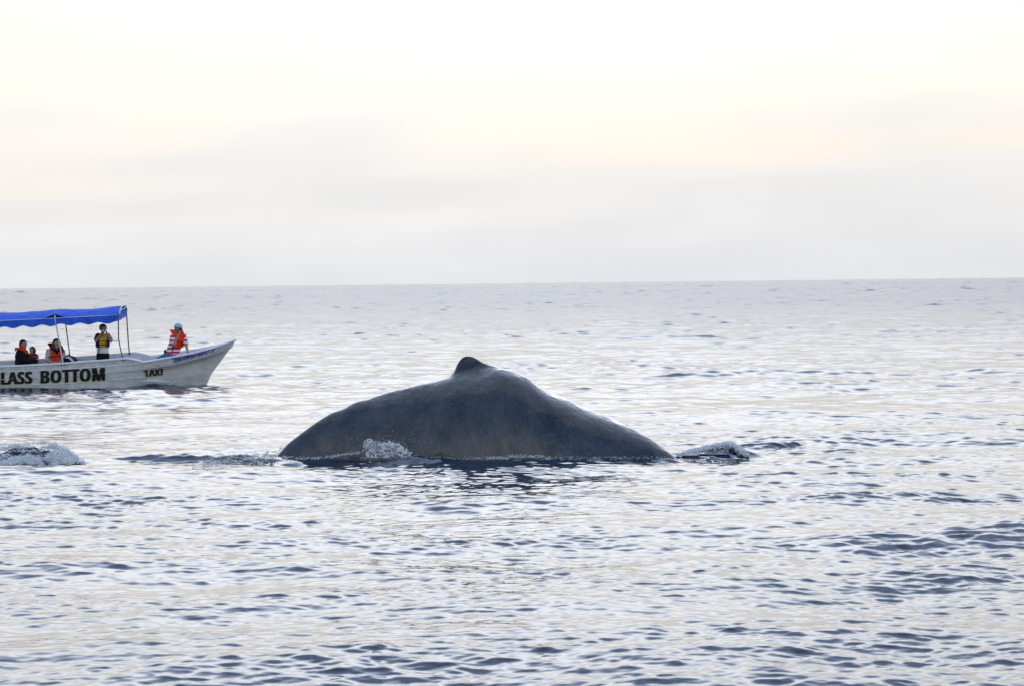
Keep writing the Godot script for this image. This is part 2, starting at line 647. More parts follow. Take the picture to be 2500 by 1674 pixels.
# ------------------------------------------------------------------ the whale
func build_whale() -> void:
	var ridge := PackedVector2Array([Vector2(560, 1240), Vector2(625, 1170), Vector2(660, 1130), Vector2(687, 1099), Vector2(704, 1081), Vector2(737, 1055), Vector2(773, 1029), Vector2(806, 1009), Vector2(839, 996), Vector2(866, 982), Vector2(904, 972), Vector2(950, 956), Vector2(993, 946), Vector2(1031, 936), Vector2(1065, 929), Vector2(1095, 921), Vector2(1130, 912), Vector2(1165, 905), Vector2(1200, 900), Vector2(1235, 900.5), Vector2(1262, 907), Vector2(1290, 922), Vector2(1318, 940), Vector2(1347, 956), Vector2(1383, 972), Vector2(1420, 990), Vector2(1459, 1006), Vector2(1496, 1021), Vector2(1538, 1042), Vector2(1566, 1057), Vector2(1595, 1074), Vector2(1623, 1093), Vector2(1650, 1114), Vector2(1690, 1150), Vector2(1750, 1215)])
	var top := PackedVector2Array([Vector2(1060, 930), Vector2(1085, 923), Vector2(1098, 917), Vector2(1107, 908.5), Vector2(1111, 900), Vector2(1115, 891), Vector2(1122, 880), Vector2(1129, 872.5), Vector2(1136, 869), Vector2(1145, 868.5), Vector2(1153, 870), Vector2(1161, 874), Vector2(1170, 879.5), Vector2(1180, 885.5), Vector2(1190, 889.5), Vector2(1211, 895.5), Vector2(1235, 900.5)])
	var depth := 44.75
	var s := F / depth
	var base := at(1180, 1112, depth)
	var inv := Transform3D(Basis(), base).affine_inverse()
	var xs := PackedFloat32Array([560, 690, 800, 900, 1000, 1100, 1200, 1320, 1450, 1600, 1750])
	var ws := PackedFloat32Array([0.12, 0.24, 0.38, 0.56, 0.80, 1.0, 1.12, 1.16, 1.08, 0.62, 0.3])
	var vs := PackedFloat32Array([0.5, 0.72, 0.95, 1.15, 1.35, 1.5, 1.55, 1.5, 1.4, 1.3, 1.2])
	var n := 430
	var side := 44
	var cols := side * 2 + 1
	var pts := PackedVector3Array()
	var uv := PackedVector2Array()
	var along := PackedFloat32Array()
	var grain := FastNoiseLite.new()
	grain.seed = 3
	grain.frequency = 1.0
	grain.fractal_octaves = 3
	for i in n:
		var t := float(i) / (n - 1) * (ridge.size() - 1)
		var p := spline(ridge, t)
		along.append(p.x)
		var fin := 0.0
		if p.x > 1060.0 and p.x < 1235.0:
			var lo := 0
			while lo < top.size() - 2 and top[lo + 1].x < p.x:
				lo += 1
			var f := clampf((p.x - top[lo].x) / (top[lo + 1].x - top[lo].x), 0.0, 1.0)
			fin = maxf(0.0, (p.y - lerpf(top[lo].y, top[lo + 1].y, f)) / s)
		# the head end swings a little towards the camera
		var swing := -0.65 + 1.5 * pow(clampf((p.x - 760.0) / 890.0, 0.0, 1.12), 2.4)
		var c := inv * at(p.x, p.y, depth - swing)
		var flat := 0.0                      # the flank follows a calmer line than the back
		var sum := 0.0
		for k in range(-6, 7):
			var o := spline(ridge, clampf(t + k * 0.5, 0, ridge.size() - 1))
			var weight := exp(-k * k / 14.0)
			flat += weight * (inv * at(p.x, o.y, depth - swing)).y
			sum += weight
		flat /= sum
		var w := smooth_table(xs, ws, p.x)
		var v := smooth_table(xs, vs, p.x)
		for j in cols:
			var q := float(j - side) / side
			var th := signf(q) * pow(absf(q), 1.7) * 2.35
			var z := w * signf(sin(th)) * pow(absf(sin(th)), lerpf(1.0, 0.56, smoothstep(1120.0, 1400.0, p.x)))
			# the back is a keel towards the tail and broad towards the head
			var keel := lerpf(0.75, 1.0, smoothstep(800.0, 1250.0, p.x))
			var y := -v * (1.0 - cos(th) * (1.0 if absf(th) > PI / 2 else pow(absf(cos(th)), keel - 1.0) * 1.0)) if keel > 0.999 else -v * (1.0 - cos(th))
			y -= 0.09 * absf(z) * smoothstep(1180.0, 1450.0, p.x)
			var rise := fin / (1.0 + pow(z / (0.045 + 0.05 * (1.0 - clampf(fin / 0.3, 0, 1))), 2.0))
			var pos := Vector3(c.x, lerpf(c.y, flat, smoothstep(0.15, 1.3, absf(th))) + y + rise, c.z + z)
			var g := grain.get_noise_3d(pos.x * 1.6, pos.y * 1.6, pos.z * 1.6) * 0.022
			g += grain.get_noise_3d(pos.x * 9.0, pos.y * 9.0, pos.z * 9.0) * 0.004
			pos += Vector3(0, cos(th), sin(th)) * g * (0.25 + 0.75 * minf(1.0, absf(z) / 0.15))
			# folds that run down the flank of the tail stock
			for fold in [[962.0, 0.012], [1012.0, 0.016], [1034.0, 0.012], [1402.0, 0.010]]:
				var dx: float = (p.x - (fold[0] + (pos.y + base.y - 0.35) * 55.0)) / 4.5
				if th > 0.5 and absf(dx) < 3.0:
					pos.z -= fold[1] * exp(-dx * dx) * smoothstep(0.75, 0.45, pos.y + 0.1)
			pts.append(pos)
			uv.append(Vector2(float(i) / (n - 1), float(j) / (cols - 1)))
	var mesh := grid_mesh(pts, n, cols, true, uv)
	var root := thing("whale", "dark grey humpback whale arching its back out of the sea, small dorsal fin on top", "whale", Transform3D(Basis(), base))
	# skin: mottled wet grey, with scars and scratches of its own
	var im := whale_skin(pts, n, cols, base, along)
	var m := mat(Color(1, 1, 1), 0.36, 0.42)
	m.albedo_texture = ImageTexture.create_from_image(im)
	# wetter towards the head, drier and rougher towards the tail
	var wet := FastNoiseLite.new()
	wet.seed = 33
	wet.frequency = 0.02
	wet.fractal_octaves = 4
	var ri := Image.create_empty(512, 256, false, Image.FORMAT_RGB8)
	for y in 256:
		for x in 512:
			var r := lerpf(0.46, 0.20, smoothstep(250.0, 360.0, x + 60.0 * wet.get_noise_2d(x * 0.5, y))) + 0.42 * wet.get_noise_2d(x * 3.5, y * 5.0)
			r = clampf(r, 0.10, 0.7)
			ri.set_pixel(x, y, Color(r, r, r))
	m.roughness = 1.0
	m.roughness_texture = ImageTexture.create_from_image(ri)
	m.heightmap_enabled = true
	m.heightmap_texture = noise_tex(22, 0.05, 1024, null, 5)
	m.heightmap_scale = 1.0
	m.uv1_scale = Vector3(1, 1, 1)
	m.clearcoat_enabled = true      # a film of water
	m.clearcoat = 0.8
	m.clearcoat_roughness = 0.12
	obj("back", mesh, m, root)

func whale_skin(pts: PackedVector3Array, n: int, cols: int, base: Vector3, along: PackedFloat32Array) -> Image:
	var w := 2048
	var h := 1024
	var n1 := FastNoiseLite.new()
	n1.seed = 41
	n1.frequency = 0.006
	n1.fractal_octaves = 5
	n1.fractal_gain = 0.6
	var n2 := FastNoiseLite.new()
	n2.seed = 42
	n2.frequency = 0.06
	n2.fractal_octaves = 4
	n2.fractal_gain = 0.65
	var im := Image.create_empty(w, h, false, Image.FORMAT_RGB8)
	for y in h:
		for x in w:
			var a := n1.get_noise_2d(x, y * 1.3)
			var b := n2.get_noise_2d(x, y)
			var v := 0.025 * (1.0 + 1.5 * a + 0.9 * b)
			# the fin and the crest behind it are black
			var px := along[mini(x * n / w, n - 1)] + 14.0 * b
			var black := smoothstep(1098.0, 1120.0, px) * (1.0 - smoothstep(1165.0, 1235.0, px)) * (1.0 - smoothstep(0.05, 0.17, absf(float(y) / h - 0.5) + 0.03 * a))
			v *= 1.0 - 0.8 * black
			v = maxf(v, 0.005)
			im.set_pixel(x, y, Color(v * 0.94, v * 1.0, v * (1.16 + 0.2 * a)).linear_to_srgb())
	# where a pixel of the photograph falls on the near flank
	var near: Array[Vector3] = []
	for i in range(0, n, 2):
		for j in range(cols / 2, cols):
			var p := pix(pts[i * cols + j] + base)
			near.append(Vector3(p.x, p.y, i * cols + j))
	var marks := [
		[[Vector2(1290, 925), Vector2(1318, 962), Vector2(1350, 1003)], 0.012, 2.2],
		[[Vector2(975, 1040), Vector2(950, 1070)], 0.010, 2.0], [[Vector2(1028, 1045), Vector2(993, 1082)], 0.009, 2.4], [[Vector2(1042, 1028), Vector2(1024, 1078)], 0.012, 2.0],
		[[Vector2(1377, 1052), Vector2(1380, 1042), Vector2(1388, 1034), Vector2(1397, 1031)], 0.12, 1.0],
		[[Vector2(1400, 1060), Vector2(1402, 1116)], 0.014, 1.8], [[Vector2(1419, 1095), Vector2(1416, 1118)], 0.012, 1.6],
		[[Vector2(1386, 995), Vector2(1424, 991)], 0.10, 0.9], [[Vector2(1211, 968), Vector2(1223, 982)], 0.015, 1.2],
		[[Vector2(855, 1040), Vector2(870, 1035), Vector2(885, 1033)], 0.08, 1.0], [[Vector2(1270, 1080), Vector2(1330, 1062), Vector2(1380, 1058)], 0.045, 1.6],
		[[Vector2(1300, 1092), Vector2(1350, 1076), Vector2(1400, 1070)], 0.04, 1.4], [[Vector2(1130, 975), Vector2(1180, 986), Vector2(1230, 990)], 0.055, 1.2],
		[[Vector2(1070, 950), Vector2(1110, 955)], 0.06, 1.0], [[Vector2(1440, 1050), Vector2(1490, 1080)], 0.018, 1.6], [[Vector2(1460, 1040), Vector2(1530, 1078)], 0.02, 1.4],
		[[Vector2(1210, 935), Vector2(1240, 935)], 0.012, 3.0], [[Vector2(1250, 938), Vector2(1275, 946)], 0.012, 2.5]]
	for m in marks:
		var line: Array = m[0]
		var uvs := PackedVector2Array()
		for q: Vector2 in line:
			var best := 1e9
			var where := 0
			for c in near:
				var dd := (c.x - q.x) * (c.x - q.x) + (c.y - q.y) * (c.y - q.y)
				if dd < best:
					best = dd
					where = int(c.z)
			uvs.append(Vector2(float(where / cols) / (n - 1) * w, float(where % cols) / (cols - 1) * h))
		scratch(im, uvs, m[1], m[2])
	# fine scratches everywhere
	for k in 240:
		var u := Vector2(rng.randf() * w, rng.randf_range(0.5, 0.95) * h)
		var dir := Vector2.from_angle(rng.randf_range(-0.9, 0.9)) * rng.randf_range(10, 70)
		scratch(im, PackedVector2Array([u, u + dir * 0.5 + Vector2(rng.randf_range(-4, 4), rng.randf_range(-4, 4)), u + dir]), 0.05 if k % 2 else 0.014, rng.randf_range(0.5, 0.9))
	return im

func scratch(im: Image, line: PackedVector2Array, v: float, width: float) -> void:
	for i in line.size() - 1:
		var a := line[i]
		var b := line[i + 1]
		var steps := int(a.distance_to(b) * 1.5) + 1
		for k in steps:
			var p := a.lerp(b, float(k) / steps)
			for oy in range(-int(width) - 1, int(width) + 2):
				for ox in range(-int(width) - 1, int(width) + 2):
					var x := int(p.x) + ox
					var y := int(p.y) + oy
					if x < 0 or y < 0 or x >= im.get_width() or y >= im.get_height():
						continue
					var share := clampf(width + 0.5 - Vector2(x, y).distance_to(p), 0.0, 1.0) * 0.55
					im.set_pixel(x, y, im.get_pixel(x, y).lerp(Color(v, v, v * 1.05).linear_to_srgb(), share))

# ------------------------------------------------------------------ white water
var ball_v := PackedVector3Array()
var ball_i := PackedInt32Array()

class Heap:
	var v := PackedVector3Array()
	var n := PackedVector3Array()
	var i := PackedInt32Array()

func ready_ball() -> void:                # an octahedron, small enough to pass for a drop
	ball_v = PackedVector3Array([Vector3.RIGHT, Vector3.LEFT, Vector3.UP, Vector3.DOWN, Vector3.BACK, Vector3.FORWARD])
	ball_i = PackedInt32Array([0, 2, 4, 4, 2, 1, 1, 2, 5, 5, 2, 0, 4, 3, 0, 1, 3, 4, 5, 3, 1, 0, 3, 5])

func drop(h: Heap, p: Vector3, r: Vector3) -> void:
	var base := h.v.size()
	var b := Basis(Vector3(rng.randf_range(-1, 1), rng.randf_range(-1, 1), rng.randf_range(-1, 1.01)).normalized(), rng.randf() * TAU)
	for q in ball_v:
		var d := b * q
		h.v.append(p + d * r * rng.randf_range(0.75, 1.25))
		h.n.append(d)
	for k in range(0, 24, 3):
		h.i.append(base + ball_i[k])
		h.i.append(base + ball_i[k + 2])
		h.i.append(base + ball_i[k + 1])

func heap_mesh(h: Heap) -> ArrayMesh:
	var arr := []
	arr.resize(Mesh.ARRAY_MAX)
	arr[Mesh.ARRAY_VERTEX] = h.v
	arr[Mesh.ARRAY_NORMAL] = h.n
	arr[Mesh.ARRAY_INDEX] = h.i
	var m := ArrayMesh.new()
	m.add_surface_from_arrays(Mesh.PRIMITIVE_TRIANGLES, arr)
	return m

func strand(h: Heap, pts: PackedVector3Array, r: float) -> void:   # a rope of water drops that run together
	for i in pts.size() - 1:
		var d := pts[i].distance_to(pts[i + 1])
		var steps := int(d / (r * 0.9)) + 1
		for k in steps:
			var p := pts[i].lerp(pts[i + 1], float(k) / steps)
			var s := r * rng.randf_range(0.7, 1.25)
			drop(h, p + Vector3(rng.randfn(0, r * 0.2), rng.randfn(0, r * 0.2), rng.randfn(0, r * 0.2)), Vector3(s, s, s))

func build_foam() -> void:
	ready_ball()
	var lace := FastNoiseLite.new()
	lace.seed = 17
	lace.noise_type = FastNoiseLite.TYPE_CELLULAR
	lace.cellular_return_type = FastNoiseLite.RETURN_DISTANCE2_SUB
	lace.frequency = 1.0
	var soft := FastNoiseLite.new()
	soft.seed = 18
	soft.frequency = 1.0
	soft.fractal_octaves = 3
	# the splash thrown up against the flank
	var h := Heap.new()
	var lid := PackedFloat32Array([1106, 1080, 1072, 1073, 1078, 1077, 1080, 1088, 1097, 1106])
	var lidx := PackedFloat32Array([882, 889, 897, 915, 930, 950, 968, 985, 1005, 1020])
	var n := 0
	while n < 5200:
		var px := rng.randf_range(882, 1020)
		var top := smooth_table(lidx, lid, px) + 1.5
		var py := rng.randf_range(top, 1116)
		var d := 43.72 - (py - 1075) * 0.006 + rng.randfn(0, 0.03)
		var cell := lace.get_noise_2d(px * 0.055, py * 0.075)
		var edge_px := 894.0 + 16.0 * soft.get_noise_2d(py * 0.09, 2.0)
		var dense := smoothstep(edge_px - 5.0, edge_px + 6.0, px) * (1.0 - smoothstep(945.0, 1015.0, px) * 0.88)
		if cell > -0.86 + 0.30 * soft.get_noise_2d(px * 0.03, py * 0.03) and rng.randf() > 0.05 * dense:
			continue
		if rng.randf() > dense:
			continue
		var r := rng.randf_range(0.003, 0.008)
		drop(h, hit_sea(px, py, 42.8, d) + Vector3(0, 0, 0.06), Vector3(r * 1.3, r, r))
		n += 1
	for k in 22:
		var p := PackedVector3Array()
		var x := rng.randf_range(888, 985)
		var y := rng.randf_range(1080, 1108)
		var a := rng.randf() * TAU
		for s in 6:
			p.append(at(x, y, 43.66 + rng.randfn(0, 0.02)))
			a += rng.randf_range(-0.2, 1.1)
			x += cos(a) * 5.0
			y = clampf(y + sin(a) * 4.0, smooth_table(lidx, lid, clampf(x, 883, 1019)), 1114)
		strand(h, p, rng.randf_range(0.006, 0.011))
	var tip := PackedVector3Array([at(889, 1078, 43.7), at(894, 1074, 43.7), at(901, 1071, 43.7), at(908, 1074, 43.68), at(902, 1082, 43.66), at(894, 1090, 43.66), at(890, 1098, 43.66)])
	strand(h, tip, 0.009)
	for k in 130:
		var r := rng.randf_range(0.003, 0.007)
		drop(h, at(rng.randfn(945, 45), rng.randfn(1078, 9), 43.6 + rng.randfn(0, 0.15)), Vector3(r, r, r))
	var o := obj("splash", heap_mesh(h), M.foam)
	tag(o, "lacy white splash thrown up against the whale's flank", "splash")

	# the bow wave's broken crest
	h = Heap.new()
	var cx := PackedFloat32Array([1652, 1675, 1700, 1730, 1752, 1775, 1795, 1810, 1826])
	var cy := PackedFloat32Array([1113, 1107, 1101, 1094, 1089, 1086, 1090, 1098, 1111])
	n = 0
	while n < 7500:
		var px := rng.randf_range(1650, 1828)
		var c := smooth_table(cx, cy, px)
		var deep := absf(rng.randfn(0, 8.0))
		if px > 1705 and px < 1795 and deep > 8.0 and rng.randf() > 0.12:
			continue
		if c + deep > 1117.0:
			continue
		if lace.get_noise_2d(px * 0.07, (c + deep) * 0.1) > -0.72:
			if rng.randf() > 0.25:
				continue
		var r := rng.randf_range(0.003, 0.008)
		drop(h, hit_sea(px, c + deep - 5.0 - rng.randf() * 2.0, 43.3, 44.3 - deep * 0.012) + Vector3(0, rng.randf_range(0.0, 0.02), 0.10 + rng.randfn(0.0, 0.03)), Vector3(r * 1.5, r * 0.9, r))
		n += 1
	for k in 70:
		var r := rng.randf_range(0.003, 0.007)
		var px := rng.randf_range(1680, 1815)
		drop(h, at(px, smooth_table(cx, cy, px) - absf(rng.randfn(0, 4)), 44.3 + rng.randfn(0, 0.1)), Vector3(r, r, r))
	o = obj("foam_crest", heap_mesh(h), M.foam)
	tag(o, "small curling crest of white foam just in front of the whale, right of its back", "breaking wave")

	# the breaker at the left edge
	h = Heap.new()
	var bx := PackedFloat32Array([-90, 0, 40, 80, 110, 140, 165, 185, 210])
	var by := PackedFloat32Array([1092, 1086, 1088, 1084, 1080, 1089, 1103, 1116, 1134])
	n = 0
	while n < 17000:
		var px := rng.randf_range(-90, 205)
		var top := smooth_table(bx, by, px)
		var t := rng.randf()
		var ragged := 5.0 * soft.get_noise_2d(px * 0.05, 3.0)
		var py := lerpf(top, 1136.0 + ragged - 10.0 * maxf(0.0, (px - 140.0) / 60.0), t)
		var s := soft.get_noise_2d(px * 0.014 + py * 0.012, py * 0.10)
		# a roll of foam along the foot and down the front, grey streaks between
		var roll := exp(-pow((t - 0.78 + 0.1 * soft.get_noise_2d(px * 0.04, 9.0)) / 0.15, 2.0))
		var dense := 0.06 + 0.66 * roll + 0.55 * smoothstep(105.0, 150.0, px) * (1.0 - smoothstep(175.0, 205.0, px)) + 0.35 * exp(-pow(t / 0.12, 2.0)) + s * 1.35
		if rng.randf() > dense:
			continue
		if lace.get_noise_2d(px * 0.06, py * 0.1) > -0.62 and rng.randf() > 0.1 + dense * 0.35:
			continue
		var r := rng.randf_range(0.003, 0.009) * (0.7 + 0.6 * clampf(dense, 0, 1))
		var up := -log(rng.randf_range(0.02, 1.0)) * 0.02 * clampf(dense, 0, 1)
		drop(h, hit_sea(px, py, 42.6, 43.8 - t * 0.3) + Vector3(rng.randfn(0, 0.01), up, rng.randfn(0.07, 0.04)), Vector3(r * 1.4, r * 0.9, r))
		n += 1
	for k in 500:
		var px := rng.randf_range(-60, 205)
		var r := rng.randf_range(0.004, 0.009)
		drop(h, at(px, smooth_table(bx, by, px) - absf(rng.randfn(0, 5)), 43.8 + rng.randfn(0, 0.2)), Vector3(r, r, r))
	o = obj("breaking_wave", heap_mesh(h), M.foam)
	tag(o, "long white breaking wave at the left edge of the water, below the boat", "breaking wave")

	# foam in the wake at the tail
	h = Heap.new()
	n = 0
	while n < 3600:
		var px := rng.randf_range(470, 720)
		var py := lerpf(1139, 1106, pow((px - 470) / 250.0, 0.7)) + rng.randfn(0, 7)
		if lace.get_noise_2d(px * 0.035, py * 0.16) > -0.8 and rng.randf() > 0.06:
			continue
		var p := hit_sea(px, py, 40.0, 46.0) + Vector3(0, 0.010, 0.06)
		var r := rng.randf_range(0.002, 0.007)
		drop(h, p, Vector3(r * 2.2, r * 0.6, r * 1.6))
		n += 1
	o = obj("wake_foam", heap_mesh(h), M.foam)
	tag(o, "thin streaks of foam in the wake behind the whale's tail stock", "foam")
	o.set_meta("kind", "stuff")
	# froth along the waterline of the flank
	h = Heap.new()
	for k in 4000:
		var px := rng.randf_range(700, 1640)
		var keep := 0.25
		if px > 1190 and px < 1345:
			keep = 1.0
		elif px > 720 and px < 880:
			keep = 0.6
		if rng.randf() > keep:
			continue
		var py := 1118.0 - (4.0 if px > 1240 and px < 1330 else 0.0) + rng.randfn(0, 2.2)
		if px < 880:
			py = lerpf(1119, 1106, smoothstep(760.0, 880.0, px)) + rng.randfn(0, 2.0)
		var r := rng.randf_range(0.002, 0.006)
		drop(h, hit_sea(px, py, 42.9, 43.66) + Vector3(0, 0.008, rng.randfn(0.07, 0.03)), Vector3(r * 1.8, r * 0.8, r))
	o = obj("waterline_froth", heap_mesh(h), M.foam)
	tag(o, "thin white froth along the waterline of the whale's flank", "foam")
	o.set_meta("kind", "stuff")
	# the boat's little bow wave
	h = Heap.new()
	for k in 420:
		var px := rng.randfn(378, 16)
		var py := 928.5 + absf(px - 372) * 0.08 + rng.randfn(0, 1.6)
		if lace.get_noise_2d(px * 0.12, py * 0.3) > -0.55 and rng.randf() > 0.3:
			continue
		var r := rng.randf_range(0.006, 0.013)
		drop(h, hit_sea(px, py, 75.5, 77.0) + Vector3(0, 0.01, 0.05), Vector3(r * 2.0, r * 0.8, r))
	o = obj("bow_wash", heap_mesh(h), M.foam)
	tag(o, "little white wash along the boat's hull below the word taxi", "foam")
	o.set_meta("kind", "stuff")
	# worn white barnacles on the fin
	var whale := get_node("whale") as Node3D
	h = Heap.new()
	for k in 34:
		var px := rng.randfn(1153, 8)
		var py := maxf(rng.randfn(878, 3.5), 872.0 + absf(px - 1146) * 0.45)
		var r := rng.randf_range(0.003, 0.009)
		drop(h, at(px, py, 44.685) - whale.position, Vector3(r, r, 0.012))
	o = obj("barnacles", heap_mesh(h), M.barnacle, whale)
	o.set_meta("kind", "stuff")

# ------------------------------------------------------------------ the boat
var boat_t: Transform3D
var boat_inv: Transform3D
const BOAT := 77.9            # metres to its centreline

func on_boat(px: float, py: float, z: float) -> Vector3:     # where the sight line of a pixel meets the boat's own plane z
	var o := boat_inv * cam_t.origin
	var d := boat_inv.basis * (at(px, py, 1.0) - cam_t.origin)
	return o + d * ((z - o.z) / d.z)

const STERN := -215.0
var gx := PackedFloat32Array([-215, 0, 149, 300, 309, 318, 350, 386, 427, 473, 500, 524, 550, 574])
var gy := PackedFloat32Array([902, 893.3, 885.8, 874, 873.4, 874.5, 882.3, 876, 868.6, 859.8, 853.0, 846.4, 837.5, 828.5])
var zx := PackedFloat32Array([-215, 0, 150, 300, 350, 386, 427, 473, 524, 555, 574])
var gz := PackedFloat32Array([0.80, 0.87, 0.90, 0.90, 0.88, 0.84, 0.74, 0.57, 0.31, 0.12, 0.015])
var rx := PackedFloat32Array([-215, 0, 150, 200, 300, 354, 422, 473, 524, 567])
var ry := PackedFloat32Array([930, 922.7, 915.7, 911, 903, 896, 886.5, 874, 859.5, 846.5])
var kx := PackedFloat32Array([-215, 0, 150, 200, 300, 354, 422, 456, 507, 537])
var ky := PackedFloat32Array([945, 939.7, 937, 932.6, 925, 919, 906, 896.5, 885.5, 883])
var kzx := PackedFloat32Array([-215, 0, 150, 300, 354, 422, 456, 507, 537])
var kz := PackedFloat32Array([0.74, 0.80, 0.83, 0.80, 0.73, 0.52, 0.37, 0.12, 0.015])
var dx_ := PackedFloat32Array([-215, 150, 300, 354, 405, 456, 512, 516])
var dy_ := PackedFloat32Array([958, 950, 940, 931, 923, 917.5, 911, 911])
var dz_ := PackedFloat32Array([0.72, 0.80, 0.77, 0.69, 0.55, 0.335, 0.03, 0.015])

func fore(s: float, stem: float) -> float:         # stations stand square until near the bow, then rake to the stem
	var px := lerpf(STERN, 574, s)
	return px if px < 430.0 else lerpf(430.0, stem, (px - 430.0) / 144.0)

func edge(which: int, s: float) -> Vector3:        # a long line of the hull, s from stern to stem
	if which == 0:
		var px := lerpf(STERN, 574, s)
		return on_boat(px, lerp_table(gx, gy, px), smooth_table(zx, gz, px))
	if which == 1:
		var px := fore(s, 567.0)
		return on_boat(px, smooth_table(rx, ry, px), smooth_table(zx, gz, px + 6.0) * 0.965 - 0.005)
	if which == 2:                                  # just under the rub rail, stepped in
		var px := fore(s, 562.0)
		var step := lerpf(0.0, 0.03, smoothstep(330.0, 430.0, px)) * smoothstep(562.0, 540.0, px)
		return on_boat(px, smooth_table(rx, ry, px + 2.0) + 2.5, maxf(0.01, smooth_table(zx, gz, px + 9.0) * 0.955 - 0.012 - step))
	if which == 3:
		var px := fore(s, 537.0)
		return on_boat(px, smooth_table(kx, ky, px), smooth_table(kzx, kz, px))
	if which == 4:
		var px := fore(s, 516.0)
		return on_boat(px, smooth_table(dx_, dy_, px), smooth_table(dx_, dz_, px))
	if which == 5:
		var px := fore(s, 503.0)
		return on_boat(px, lerpf(968, 940, smoothstep(150.0, 503.0, px)), maxf(0.01, smooth_table(dx_, dz_, px + 10.0) - 0.05))
	var px6 := fore(s, 488.0)
	var k := on_boat(px6, 972 - 10 * s, 0.0)
	return Vector3(k.x, -0.28 + 0.06 * s, 0.004)

func side_z(px: float, py: float) -> float:        # half breadth of the outer skin seen at that pixel
	var ys := PackedFloat32Array([lerp_table(gx, gy, px), smooth_table(rx, ry, px), smooth_table(kx, ky, px), smooth_table(dx_, dy_, px)])
	var zs := PackedFloat32Array([smooth_table(zx, gz, px), smooth_table(zx, gz, px + 6.0) * 0.965 - 0.005, smooth_table(kzx, kz, px), smooth_table(dx_, dz_, px)])
	return lerp_table(ys, zs, py)

func join_grids(list: Array) -> ArrayMesh:          # [points, rows, cols, flip]
	var out := ArrayMesh.new()
	var v := PackedVector3Array()
	var n := PackedVector3Array()
	var i := PackedInt32Array()
	for g in list:
		var m: ArrayMesh = grid_mesh(g[0], g[1], g[2], g[3])
		var a := m.surface_get_arrays(0)
		var base := v.size()
		v.append_array(a[Mesh.ARRAY_VERTEX])
		n.append_array(a[Mesh.ARRAY_NORMAL])
		for k: int in a[Mesh.ARRAY_INDEX]:
			i.append(base + k)
	var arr := []
	arr.resize(Mesh.ARRAY_MAX)
	arr[Mesh.ARRAY_VERTEX] = v
	arr[Mesh.ARRAY_NORMAL] = n
	arr[Mesh.ARRAY_INDEX] = i
	out.add_surface_from_arrays(Mesh.PRIMITIVE_TRIANGLES, arr)
	return out

func mirrored(p: PackedVector3Array) -> PackedVector3Array:
	var q := PackedVector3Array()
	for a in p:
		q.append(Vector3(a.x, a.y, -a.z))
	return q

func tube(path: PackedVector3Array, r: float, sides := 8, r_end := -1.0) -> ArrayMesh:
	var pts := PackedVector3Array()
	var n := path.size()
	for i in n:
		var d := (path[mini(i + 1, n - 1)] - path[maxi(i - 1, 0)]).normalized()
		var u := d.cross(Vector3(0.13, 0.31, 0.94)).normalized()
		var w := d.cross(u)
		var rr := r if r_end < 0.0 else lerpf(r, r_end, float(i) / (n - 1))
		for k in sides:
			var a := TAU * k / sides
			pts.append(path[i] + (u * cos(a) + w * sin(a)) * rr)
	# closed ends
	var first := PackedVector3Array()
	var last := PackedVector3Array()
	for k in sides:
		first.append(path[0])
		last.append(path[n - 1])
	return grid_mesh(first + pts + last, n + 2, sides, false, PackedVector2Array(), true)

func box_at(size: Vector3) -> BoxMesh:
	var b := BoxMesh.new()
	b.size = size
	return b

